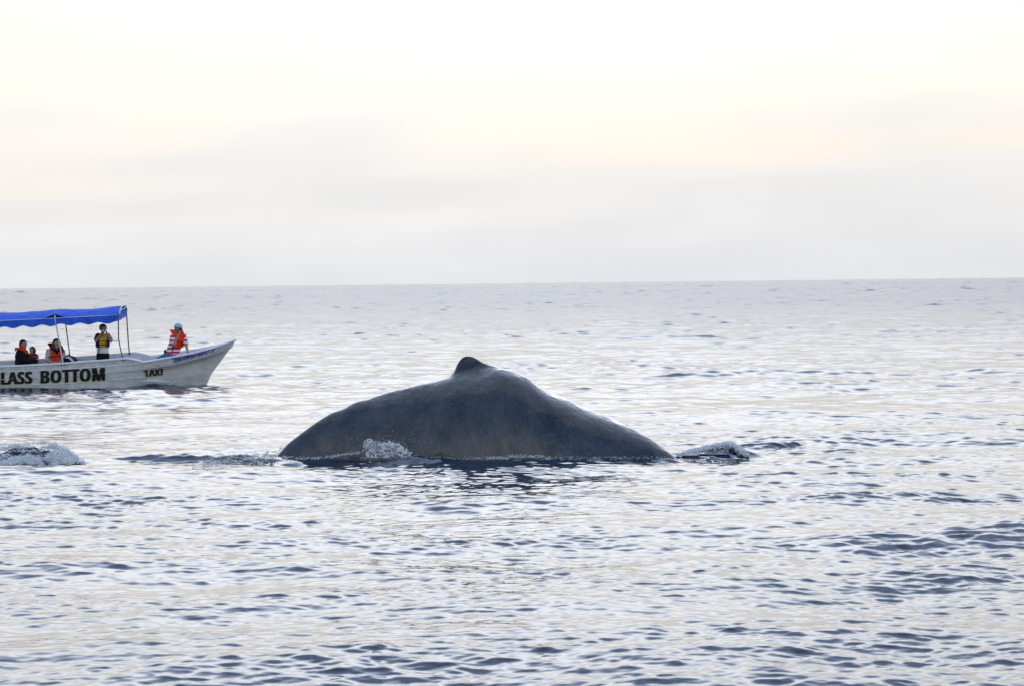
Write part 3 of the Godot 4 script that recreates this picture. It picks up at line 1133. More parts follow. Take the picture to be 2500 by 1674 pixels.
func build_boat() -> void:
	boat_t = Transform3D(Basis(Vector3.BACK, -deg_to_rad(0.626)) * Basis(Vector3.RIGHT, deg_to_rad(3.6)), at(250, 944, BOAT))
	boat_inv = boat_t.affine_inverse()
	var root := thing("tour_boat", "long off white open boat with blue canopy and black lettering on its side", "boat", boat_t)
	var ns := 150
	# the outer skin, strake by strake so that their edges stay crisp
	var panels := []
	for pair in [[0, 1], [1, 2], [2, 3], [3, 4], [4, 5], [5, 6]]:
		var pts := PackedVector3Array()
		for i in ns:
			var s := float(i) / (ns - 1)
			var a := edge(pair[0], s)
			var b := edge(pair[1], s)
			for j in 4:
				var f := j / 3.0
				var p := a.lerp(b, f)
				if pair[0] == 2:
					p.z -= 0.03 * sin(PI * f) * smoothstep(0.6, 0.9, s) * smoothstep(1.0, 0.95, s)   # hollow flare at the bow
				pts.append(p)
		panels.append([pts, ns, 4, true])
		panels.append([mirrored(pts), ns, 4, false])
	# transom
	var tr := PackedVector3Array()
	for w in [0, 1, 2, 3, 4, 5, 6]:
		var a := edge(w, 0.0)
		tr.append(a)
		tr.append(Vector3(a.x, a.y, -a.z))
	panels.append([tr, 7, 2, true])
	obj("hull", join_grids(panels), M.hull, root)
	# inner skin, floor
	var inner := []
	var floor_pts := PackedVector3Array()
	var deck_from := 352.0
	for side in [1.0, -1.0]:
		var pts := PackedVector3Array()
		for i in ns:
			var s := float(i) / (ns - 1)
			for w in [0, 1, 3]:
				var p := edge(w, s)
				var thin := 0.05 if w < 3 else 0.07
				pts.append(Vector3(p.x - 0.04 * smoothstep(0.9, 1.0, s), p.y - (0.012 if w == 0 else 0.0), side * maxf(p.z - thin, 0.002)))
		inner.append([pts, ns, 3, side < 0.0])
	for i in ns:
		var s := float(i) / (ns - 1)
		var c := edge(3, s)
		var z := maxf(c.z - 0.068, 0.002)
		floor_pts.append(Vector3(c.x - 0.04 * smoothstep(0.9, 1.0, s), c.y + 0.002, -z))
		floor_pts.append(Vector3(c.x - 0.04 * smoothstep(0.9, 1.0, s), c.y + 0.002, z))
	inner.append([floor_pts, ns, 2, true])
	obj("inner_lining", join_grids(inner), M.hull_in, root)
	# the gunwale caps
	for side in [1.0, -1.0]:
		var pts := PackedVector3Array()
		for i in ns:
			var g := edge(0, float(i) / (ns - 1))
			var out := 0.022
			var inn := minf(0.06, g.z)
			for q in [Vector2(out, -0.035), Vector2(out + 0.006, -0.006), Vector2(out - 0.008, 0.008), Vector2(-inn + 0.008, 0.010), Vector2(-inn, -0.004), Vector2(-inn, -0.03)]:
				pts.append(Vector3(g.x + (0.02 if i == ns - 1 else 0.0), g.y + q.y, side * (g.z + q.x)))
		obj("gunwale", grid_mesh(pts, ns, 6, side < 0.0), M.hull_white, root)
	# two thin rub rails and a strake line
	for side in [1.0, -1.0]:
		for off in [[-2.8, 0.010, 567.0], [2.8, 0.010, 564.0]]:
			var path := PackedVector3Array()
			for i in 90:
				var px := lerpf(STERN, off[2], i / 89.0)
				var p := on_boat(px, smooth_table(rx, ry, px) + off[0], maxf(0.0, smooth_table(zx, gz, px + 6.0) * 0.962 - 0.004))
				path.append(Vector3(p.x, p.y, side * p.z))
			obj("rub_rail", tube(path, off[1], 7), M.hull_white, root)
		var path2 := PackedVector3Array()
		for i in 50:
			var px := lerpf(STERN, 352, i / 49.0)
			var py := lerp_table(PackedFloat32Array([-215, 0, 150, 251, 302, 352]), PackedFloat32Array([914, 907.2, 901.3, 894, 890, 885.5]), px)
			var p := on_boat(px, py, side_z(px, py))
			path2.append(Vector3(p.x, p.y, side * p.z))
		obj("strake", tube(path2, 0.011, 6), M.hull_white, root)
		var path3 := PackedVector3Array()
		for i in 60:
			var px := lerpf(STERN, 520, i / 59.0)
			var p := on_boat(px, smooth_table(kx, ky, px), smooth_table(kzx, kz, px))
			path3.append(Vector3(p.x, p.y, side * p.z))
		obj("strake", tube(path3, 0.013, 6), M.hull, root)
	# raised bow deck with its bulkhead, thwarts to sit on
	var deck := PackedVector3Array()
	for i in 40:
		var px := lerpf(deck_from, 560, i / 39.0)
		var g := on_boat(px, lerp_table(gx, gy, px), smooth_table(zx, gz, px))
		var z := maxf(g.z - 0.10, 0.004)
		var y := maxf(0.50, g.y - 0.20)
		deck.append(Vector3(g.x, y, -z))
		deck.append(Vector3(g.x, y, z))
	obj("bow_deck", grid_mesh(deck, 40, 2, true), M.hull_in, root)
	var dg := on_boat(deck_from, 882, 0.0)
	var bulk := obj("bulkhead", box_at(Vector3(0.03, 0.46, 1.26)), M.hull_in, root)
	bulk.position = Vector3(dg.x - 0.014, 0.27, 0)
	for px in [58.0, 140.0, -60.0, 420.0]:
		var b := obj("bench", box_at(Vector3(0.34, 0.05, 1.2 if px > 400 else 1.5)), M.hull_white, root)
		b.position = Vector3(on_boat(px, 900, 0).x, 0.70 if px > 400 else 0.46, 0)
	# a step in the far side where the raised gunwale ends
	var st := obj("locker", box_at(Vector3(0.30, 0.62, 0.16)), M.hull_white, root)
	st.position = Vector3(on_boat(330, 870, -0.7).x, 0.40, -0.72)
	# rusty brackets under the gunwale, where the posts are bolted on
	for q in [Vector2(149.5, 890.5), Vector2(156, 889.8), Vector2(297.5, 878.3), Vector2(302.8, 877.8)]:
		var k := obj("bracket", box_at(Vector3(0.028, 0.035, 0.03)), M.rust, root)
		k.position = on_boat(q.x, q.y, side_z(q.x, q.y) + 0.01)

	# ---- canopy
	var x0 := -205.0
	var rail := func(px: float) -> Vector3: return on_boat(px, lerp_table(PackedFloat32Array([-205, 0, 133, 287]), PackedFloat32Array([793.5, 783.5, 777.2, 769.3]), px), 0.78)
	var crest := func(px: float) -> Vector3: return on_boat(px, lerp_table(PackedFloat32Array([-205, 0, 133, 200, 293]), PackedFloat32Array([774, 763.6, 757, 754.5, 747.6]), px), 0.0)
	var roof := PackedVector3Array()
	var na := 140
	var nc := 33
	var sag := FastNoiseLite.new()
	sag.seed = 9
	sag.frequency = 0.9
	for i in na:
		var px := lerpf(x0, 289, i / float(na - 1))
		var r: Vector3 = rail.call(px)
		var c: Vector3 = crest.call(px + 4.0)
		for j in nc:
			var q := (j - (nc - 1) / 2.0) / ((nc - 1) / 2.0)
			var y := lerpf(c.y, r.y, pow(absf(q), 2.0)) + 0.012
			# hangs a little between the hoops, pushed up where a post's head stands out
			var hoop := minf(absf(px - 133), minf(absf(px - 289), absf(px + 40)))
			y -= 0.030 * smoothstep(0.0, 60.0, hoop) * (1.0 - absf(q) * 0.6)
			var lift := maxf(0.0, 1.0 - absf(px - 133) / 27.0)
			y += 0.105 * lift * smoothstep(0.55, 1.0, absf(q))
			y += 0.018 * sag.get_noise_2d(r.x * 2.2 + q * 2.0, q * 2.5) * (1.0 - pow(absf(q), 6.0))
			y += 0.022 * maxf(0.0, 1.0 - absf(fposmod(px * 0.02 - absf(q) * 1.2, 2.0) - 1.0) * 5.0) * absf(q) * (1.0 - absf(q))
			roof.append(Vector3(r.x, y, q * 0.80))
	obj("canopy_roof", grid_mesh(roof, na, nc, false), M.canopy, root)
	for side in [1.0, -1.0]:
		var val := PackedVector3Array()
		var nv := 260
		for i in nv:
			var px := lerpf(x0, 286.5, i / float(nv - 1))
			var r: Vector3 = rail.call(px)
			var drop_px := lerp_table(PackedFloat32Array([-205, 0, 133, 287]), PackedFloat32Array([17.5, 17.0, 16.3, 17.4]), px)
			drop_px += 2.6 * cos(TAU * (px - 32.0) / 46.0)
			for j in 5:
				var f := j / 4.0
				var flap := 0.012 * sin(px * 0.11) * f + 0.006 * sin(px * 0.31 + 1.0) * f
				val.append(Vector3(r.x, r.y - f * drop_px / 91.0, side * (0.803 + flap)))
		obj("valance", grid_mesh(val, nv, 5, side > 0.0), M.canopy, root)
	var corner: Vector3 = rail.call(287.0)
	var apex: Vector3 = crest.call(291.0)
	var fr := PackedVector3Array()
	for i in 30:
		var z := lerpf(-0.79, 0.79, i / 29.0)
		for j in 4:
			var f := j / 3.0
			fr.append(Vector3(corner.x + 0.025, corner.y + 0.05 - f * (0.20 + 0.012 * cos(i * 1.1)), z))
	obj("valance", grid_mesh(fr, 30, 4, true), M.canopy, root)
	# the frame: two long rails, hoops, a cross bar, four posts
	for side in [1.0, -1.0]:
		var path := PackedVector3Array()
		for i in 40:
			var r: Vector3 = rail.call(lerpf(x0, 287, i / 39.0))
			path.append(Vector3(r.x, r.y, side * 0.785))
		obj("canopy_rail", tube(path, 0.014, 8), M.pipe_white, root)
	for px in [-40.0, 133.0, 287.5]:
		var path := PackedVector3Array()
		var r: Vector3 = rail.call(px)
		var c: Vector3 = crest.call(px + 4.0)
		for i in 25:
			var q := i / 12.0 - 1.0
			path.append(Vector3(r.x + (0.03 if px > 200 else 0.0), lerpf(c.y, r.y, pow(absf(q), 2.6)) + (0.016 if px > 200 else -0.02), q * 0.785))
		obj("hoop", tube(path, 0.018 if px > 200 else 0.014, 8), M.pipe_white, root)
	obj("cross_bar", tube(PackedVector3Array([Vector3(corner.x + 0.03, corner.y + 0.10, 0.76), Vector3(corner.x + 0.03, corner.y + 0.10, -0.76)]), 0.015, 8), M.pipe_white, root)
	var posts := [
		[[Vector3(287.3, 768, 0.785), Vector3(288.3, 800, 0.785), Vector3(288.5, 826, 0.785), Vector3(293, 850, 0.82), Vector3(298.5, 873, 0.86)], M.pipe, 0.017],
		[[Vector3(307, 748, -0.785), Vector3(309.5, 790, -0.79), Vector3(312, 830, -0.82), Vector3(315, 863, -0.85)], M.pipe, 0.017],
		[[Vector3(132.8, 769, 0.79), Vector3(133, 777, 0.79), Vector3(136.5, 797, 0.79), Vector3(145, 842, 0.83), Vector3(152.8, 885.5, 0.87)], M.pipe_white, 0.019],
		[[Vector3(157, 776, -0.785), Vector3(160.5, 800, -0.79), Vector3(165, 835, -0.82), Vector3(169.5, 869, -0.86)], M.pipe, 0.016],
		[[Vector3(-40, 787, 0.785), Vector3(-34, 893, 0.86)], M.pipe_white, 0.018],
		[[Vector3(-20, 785, -0.785), Vector3(-14, 880, -0.86)], M.pipe, 0.016]]
	for p in posts:
		var path := PackedVector3Array()
		for q: Vector3 in p[0]:
			path.append(on_boat(q.x, q.y, q.z))
		obj("post", tube(path, p[2], 9), p[1], root)
	var flange := obj("bracket", box_at(Vector3(0.06, 0.04, 0.05)), M.rust, root)
	flange.position = on_boat(315.5, 863.5, -0.85)

	# ---- lettering painted along the side: four corners of each word in the photograph
	paint(root, "GLASS", [Vector2(-24, 909.5), Vector2(76.5, 905.8), Vector2(-24, 939), Vector2(76.5, 935.6)], 0.0)
	paint(root, "BOTTOM", [Vector2(99, 904.6), Vector2(254, 896.4), Vector2(99, 935.2), Vector2(254, 927.8)], 0.0)
	paint(root, "TAXI", [Vector2(350, 903.6), Vector2(397, 898.2), Vector2(353, 919.6), Vector2(397, 914.2)], 0.0)
	paint(root, "“HUNGARO I”", [Vector2(419, 871.2), Vector2(535, 843.6), Vector2(415.5, 887.0), Vector2(529, 856.3)], 3.5, M.violet)

func paint(root: Node3D, text: String, c: Array, slant: float, colour: Material = null) -> void:
	var f := SystemFont.new()
	f.font_names = PackedStringArray(["Droid Sans"])
	f.font_weight = 700
	var t := TextMesh.new()
	t.text = text
	t.font = f
	t.font_size = 32
	t.pixel_size = 0.03
	t.depth = 0.01
	t.curve_step = 0.5
	var a := t.get_mesh_arrays()
	var v: PackedVector3Array = a[Mesh.ARRAY_VERTEX]
	var index: PackedInt32Array = a[Mesh.ARRAY_INDEX]
	var box := AABB(v[0], Vector3.ZERO)
	for p in v:
		box = box.expand(p)
	for layer in 2:
		if layer == 0 and colour:
			continue
		var w := PackedVector3Array()
		var ids := PackedInt32Array()
		# heavy letters: three strokes of the brush side by side
		var weight := 1.5 if colour == null and text != "TAXI" else 0.65
		for stroke in [-1, 0, 1]:
			var base := w.size()
			for p in v:
				var u := (p.x - box.position.x) / box.size.x
				var h := 1.0 - (p.y - box.position.y) / box.size.y
				var q: Vector2 = (c[0] as Vector2).lerp(c[1], u).lerp((c[2] as Vector2).lerp(c[3], u), h)
				q.x += slant * (0.5 - h) + stroke * weight
				if layer == 0:                        # the yellow edge shows to the left and below
					q += Vector2(-1.5, 1.5)
				var z := side_z(q.x, q.y)
				w.append(on_boat(q.x, q.y, z + (0.008 if layer == 0 else 0.014) + 0.0013 * (stroke + 1) + (0.0006 if p.z > box.get_center().z else 0.0)))
			for k in index:
				ids.append(base + k)
		var arr := []
		arr.resize(Mesh.ARRAY_MAX)
		arr[Mesh.ARRAY_VERTEX] = w
		arr[Mesh.ARRAY_INDEX] = ids
		var m := ArrayMesh.new()
		m.add_surface_from_arrays(Mesh.PRIMITIVE_TRIANGLES, arr)
		var look: Material = colour
		if look == null:
			look = M.yellow_paint if layer == 0 else M.black_paint
		obj("lettering", m, look, root)

# ------------------------------------------------------------------ people
# A body is a set of tapered bones joined by a smooth minimum and meshed as surface nets.
func nets(bones: Array, cell: float, k: float, grow: float, clip, into: Heap, origin: Vector3) -> void:
	var lo := Vector3(1e6, 1e6, 1e6)
	var hi := -lo
	for b in bones:
		for e in 2:
			var p: Vector3 = b[e]
			var r: float = b[2 + e] + grow + 2.0 * cell
			lo = lo.min(p - Vector3(r, r, r))
			hi = hi.max(p + Vector3(r, r, r))
	var nx := int((hi.x - lo.x) / cell) + 2
	var ny := int((hi.y - lo.y) / cell) + 2
	var nz := int((hi.z - lo.z) / cell) + 2
	var f := PackedFloat32Array()
	f.resize(nx * ny * nz)
	f.fill(1e3)
	for b in bones:
		var a: Vector3 = b[0]
		var ab: Vector3 = b[1] - a
		var ra: float = b[2] + grow
		var rb: float = b[3] + grow
		var l2 := maxf(ab.length_squared(), 1e-9)
		var far := maxf(ra, rb) + k + 3.0 * cell
		var c0 := ((a.min(b[1]) - Vector3(far, far, far) - lo) / cell).floor().max(Vector3.ZERO)
		var c1 := ((a.max(b[1]) + Vector3(far, far, far) - lo) / cell).ceil().min(Vector3(nx - 1, ny - 1, nz - 1))
		for z in range(int(c0.z), int(c1.z) + 1):
			for y in range(int(c0.y), int(c1.y) + 1):
				for x in range(int(c0.x), int(c1.x) + 1):
					var p := lo + Vector3(x, y, z) * cell - a
					var t := clampf(p.dot(ab) / l2, 0.0, 1.0)
					var d := (p - ab * t).length() - lerpf(ra, rb, t)
					var at_ := (z * ny + y) * nx + x
					var o := f[at_]
					var h := maxf(k - absf(o - d), 0.0) / k
					f[at_] = minf(o, d) - h * h * k * 0.25
	if clip != null:
		for z in nz:
			for y in ny:
				for x in nx:
					var at_ := (z * ny + y) * nx + x
					if f[at_] < 2.0 * cell:
						f[at_] = maxf(f[at_], clip.call(lo + Vector3(x, y, z) * cell))
	var ids := PackedInt32Array()
	ids.resize(nx * ny * nz)
	ids.fill(-1)
	var sx := 1
	var sy := nx
	var sz := nx * ny
	var corner := PackedInt32Array([0, sx, sy, sx + sy, sz, sx + sz, sy + sz, sx + sy + sz])
	var first := into.v.size()
	for z in nz - 1:
		for y in ny - 1:
			for x in nx - 1:
				var b0 := (z * ny + y) * nx + x
				var inside := 0
				for c in 8:
					if f[b0 + corner[c]] < 0.0:
						inside += 1
				if inside == 0 or inside == 8:
					continue
				var sum := Vector3.ZERO
				var n := 0
				for e in 12:
					var c0 := 0
					var c1 := 0
					if e < 4:
						c0 = e * 2
						c1 = c0 + 1
					elif e < 8:
						c0 = [0, 1, 4, 5][e - 4]
						c1 = c0 + 2
					else:
						c0 = e - 8
						c1 = c0 + 4
					var va := f[b0 + corner[c0]]
					var vb := f[b0 + corner[c1]]
					if (va < 0.0) != (vb < 0.0):
						var t := va / (va - vb)
						var pa := Vector3(c0 & 1, (c0 >> 1) & 1, c0 >> 2)
						var pb := Vector3(c1 & 1, (c1 >> 1) & 1, c1 >> 2)
						sum += pa.lerp(pb, t)
						n += 1
				ids[b0] = into.v.size()
				into.v.append(lo + (Vector3(x, y, z) + sum / n) * cell - origin)
				into.n.append(Vector3.ZERO)
	for z in range(1, nz - 1):
		for y in range(1, ny - 1):
			for x in range(1, nx - 1):
				var b0 := (z * ny + y) * nx + x
				var s0 := f[b0] < 0.0
				if s0 != (f[b0 + sx] < 0.0):
					quad(into, ids[b0], ids[b0 - sy], ids[b0 - sy - sz], ids[b0 - sz], s0)
				if s0 != (f[b0 + sy] < 0.0):
					quad(into, ids[b0], ids[b0 - sz], ids[b0 - sz - sx], ids[b0 - sx], s0)
				if s0 != (f[b0 + sz] < 0.0):
					quad(into, ids[b0], ids[b0 - sx], ids[b0 - sx - sy], ids[b0 - sy], s0)

func quad(h: Heap, a: int, b: int, c: int, d: int, solid: bool) -> void:
	if a < 0 or b < 0 or c < 0 or d < 0:
		return
	var n := (h.v[c] - h.v[a]).cross(h.v[d] - h.v[b])
	if not solid:
		n = -n
		h.i.append_array(PackedInt32Array([a, b, c, a, c, d]))
	else:
		h.i.append_array(PackedInt32Array([a, c, b, a, d, c]))
	h.n[a] += n
	h.n[b] += n
	h.n[c] += n
	h.n[d] += n

func net_mesh(h: Heap) -> ArrayMesh:
	var uv := PackedVector2Array()
	for k in h.n.size():
		h.n[k] = h.n[k].normalized()
		uv.append(Vector2(h.v[k].x, h.v[k].y))
	var arr := []
	arr.resize(Mesh.ARRAY_MAX)
	arr[Mesh.ARRAY_VERTEX] = h.v
	arr[Mesh.ARRAY_NORMAL] = h.n
	arr[Mesh.ARRAY_INDEX] = h.i
	arr[Mesh.ARRAY_TEX_UV] = uv
	var m := ArrayMesh.new()
	m.add_surface_from_arrays(Mesh.PRIMITIVE_TRIANGLES, arr)
	return m

func wear(root: Node3D, called: String, bones: Array, grow: float, look: Material, clip = null, cell := 0.016, k := 0.03) -> void:
	var h := Heap.new()
	nets(bones, cell, k, grow, clip, h, root.position)
	if h.v.size() > 0:
		obj(called, net_mesh(h), look, root)

func j(px: float, py: float, near := 0.0) -> Vector3:      # a joint: its pixel and how far towards the camera it stands from the boat's centreline
	return at(px, py, BOAT - near)

# a head looks along its own +z; s is its size
func head_bones(t: Transform3D, s: float) -> Array:
	var out := []
	for b in [[Vector3(0, 0.035, -0.025), Vector3(0, 0.025, 0.02), 0.088, 0.078], [Vector3(0, -0.02, 0.01), Vector3(0, -0.07, 0.04), 0.066, 0.046],
			[Vector3(-0.02, -0.085, 0.058), Vector3(0.02, -0.085, 0.058), 0.024, 0.024],
			[Vector3(0, 0.015, 0.094), Vector3(0, -0.018, 0.108), 0.009, 0.014], [Vector3(-0.03, 0.034, 0.082), Vector3(0.03, 0.034, 0.082), 0.014, 0.014],
			[Vector3(-0.082, 0.012, -0.008), Vector3(-0.079, -0.022, -0.002), 0.016, 0.011], [Vector3(0.082, 0.012, -0.008), Vector3(0.079, -0.022, -0.002), 0.016, 0.011]]:
		out.append([t * (b[0] * s), t * (b[1] * s), b[2] * s, b[3] * s])
	return out

# a hand from wrist w, pointing along dir, its palm facing `palm`; fingers bent by curl
func hand_bones(w: Vector3, dir: Vector3, palm: Vector3, thumb_side: float, curl: float, s := 1.0) -> Array:
	var y := dir.normalized()
	var z := (palm - y * palm.dot(y)).normalized()
	var x := y.cross(z) * thumb_side
	var out := [[w, w + y * 0.03 * s, 0.024 * s, 0.026 * s]]
	for f in 4:
		var side := (f - 1.5) * 0.020 * s
		var root := w + y * 0.085 * s - x * side
		out.append([w + y * 0.03 * s - x * side * 0.7, root, 0.015 * s, 0.012 * s])
		var p := root
		var a := curl * 0.5
		var lens: float = [0.92, 1.05, 1.0, 0.78][f]
		for seg in 3:
			var d := y * cos(a) + z * sin(a)
			var q: Vector3 = p + d * lens * s * [0.040, 0.026, 0.020][seg]
			out.append([p, q, (0.0095 - 0.0008 * seg) * s, (0.009 - 0.001 * seg) * s])
			p = q
			a += curl * 0.6
	var t0 := w + y * 0.025 * s + x * 0.026 * s
	var t1 := t0 + (y * 0.7 + x * 0.65 + z * 0.3) * 0.036 * s
	var t2 := t1 + (y * 0.85 + x * 0.1 + z * (0.3 + 0.4 * curl)).normalized() * 0.032 * s
	out.append([t0, t1, 0.013 * s, 0.0105 * s])
	out.append([t1, t2, 0.0105 * s, 0.0085 * s])
	return out

func head_frame(p: Vector3, yaw: float, pitch := 0.0, roll := 0.0) -> Transform3D:     # yaw turns the face to the right of the picture
	return Transform3D(Basis(Vector3.UP, deg_to_rad(yaw)) * Basis(Vector3.RIGHT, deg_to_rad(pitch)) * Basis(Vector3.BACK, deg_to_rad(roll)), p)

func face(root: Node3D, t: Transform3D, s: float, lips: bool) -> void:
	for e in [-1.0, 1.0]:
		var m := SphereMesh.new()
		m.radius = 0.010 * s
		m.height = 0.020 * s
		m.radial_segments = 10
		m.rings = 6
		var o := obj("eye", m, M.eye, root)
		o.position = t * (Vector3(0.031 * e, 0.016, 0.082) * s) - root.position
	if lips:
		var h := Heap.new()
		nets([[t * (Vector3(-0.02, -0.048, 0.088) * s), t * (Vector3(0, -0.05, 0.095) * s), 0.006 * s, 0.009 * s], [t * (Vector3(0.02, -0.048, 0.088) * s), t * (Vector3(0, -0.05, 0.095) * s), 0.006 * s, 0.009 * s]], 0.005, 0.006, 0.0, null, h, root.position)
		obj("mouth", net_mesh(h), M.lips, root)

func torso_bones(sl: Vector3, sr: Vector3, waist: Vector3, hl: Vector3, hr: Vector3, s: float) -> Array:
	var mid := (sl + sr) * 0.5
	var hip := (hl + hr) * 0.5
	var dn := (waist - mid).normalized()
	var a := sl.lerp(sr, 0.24) + dn * 0.10 * s
	var b := sl.lerp(sr, 0.76) + dn * 0.10 * s
	var w := (b - a) * 0.42
	return [[a, b, 0.105 * s, 0.105 * s], [sl.lerp(sr, 0.10) + dn * 0.02 * s, sl.lerp(sr, 0.90) + dn * 0.02 * s, 0.062 * s, 0.062 * s], [a, waist - w, 0.10 * s, 0.095 * s], [b, waist + w, 0.10 * s, 0.095 * s],
		[waist - w, hip + (hl - hip) * 0.5, 0.095 * s, 0.115 * s], [waist + w, hip + (hr - hip) * 0.5, 0.095 * s, 0.115 * s]]

func arm(a: Vector3, b: Vector3, c: Vector3, s: float) -> Array:
	return [[a, b, 0.056 * s, 0.043 * s], [b, c, 0.043 * s, 0.028 * s]]

func leg(a: Vector3, b: Vector3, c: Vector3, toe: Vector3, s: float) -> Array:
	return [[a, b, 0.088 * s, 0.060 * s], [b, b.lerp(c, 0.35), 0.060 * s, 0.062 * s], [b.lerp(c, 0.35), c, 0.062 * s, 0.040 * s], [c, toe, 0.045 * s, 0.034 * s]]

func skin(root: Node3D, body: Array, head: Array, hands: Array, look: Material) -> void:
	var h := Heap.new()
	nets(body, 0.018, 0.035, 0.0, null, h, root.position)
	nets(head, 0.008, 0.018, 0.0, null, h, root.position)
	for x in hands:
		nets(x, 0.0055, 0.008, 0.0, null, h, root.position)
	obj("body", net_mesh(h), look, root)

func build_people() -> void:
	M.skin_tan = mat(Color(0.40, 0.22, 0.15), 0.55)
	M.skin_fair = mat(Color(0.50, 0.30, 0.22), 0.55)
	for q in [M.skin_tan, M.skin_fair]:
		q.subsurf_scatter_enabled = true
		q.subsurf_scatter_strength = 0.1
	M.eye = mat(Color(0.02, 0.015, 0.012), 0.2)
	M.lips = mat(Color(0.32, 0.10, 0.09), 0.5)
	M.hair = mat(Color(0.012, 0.009, 0.008), 0.45)
	M.hair_brown = mat(Color(0.035, 0.016, 0.012), 0.45)
	M.orange = cloth(Color(0.93, 0.045, 0.010), 0.65)
	M.orange_dull = cloth(Color(0.66, 0.06, 0.016), 0.7)
	M.plum = cloth(Color(0.22, 0.012, 0.035), 0.8)
	M.black = cloth(Color(0.010, 0.010, 0.013), 0.85)
	M.jeans = cloth(Color(0.07, 0.15, 0.28), 0.9)
	M.white = cloth(Color(0.72, 0.72, 0.70), 0.85)
	M.grey = cloth(Color(0.52, 0.54, 0.51), 0.85)
	M.yellow = cloth(Color(0.72, 0.43, 0.02), 0.7)
	M.navy = cloth(Color(0.03, 0.025, 0.10), 0.8)
	M.cap = cloth(Color(0.33, 0.50, 0.70), 0.8)
	M.wine = cloth(Color(0.16, 0.02, 0.05), 0.85)
	M.blue = cloth(Color(0.02, 0.06, 0.26), 0.7)
	M.black_shell = mat(Color(0.012, 0.012, 0.014), 0.3)
	M.silver_shell = mat(Color(0.66, 0.66, 0.68), 0.3)
	var st := Image.create_empty(4, 64, false, Image.FORMAT_RGB8)
	for y in 64:
		st.fill_rect(Rect2i(0, y, 4, 1), (Color(0.60, 0.015, 0.045) if y < 31 else Color(0.76, 0.77, 0.82)).linear_to_srgb())
	M.stripes = mat(Color(1, 1, 1), 0.85, 0.3)
	M.stripes.albedo_texture = ImageTexture.create_from_image(st)
	M.stripes.uv1_scale = Vector3(1, 9.4, 1)
	standing_boy()
	man_at_bow()
	woman_in_black()
	small_child()
	woman_in_orange()
	bundle()

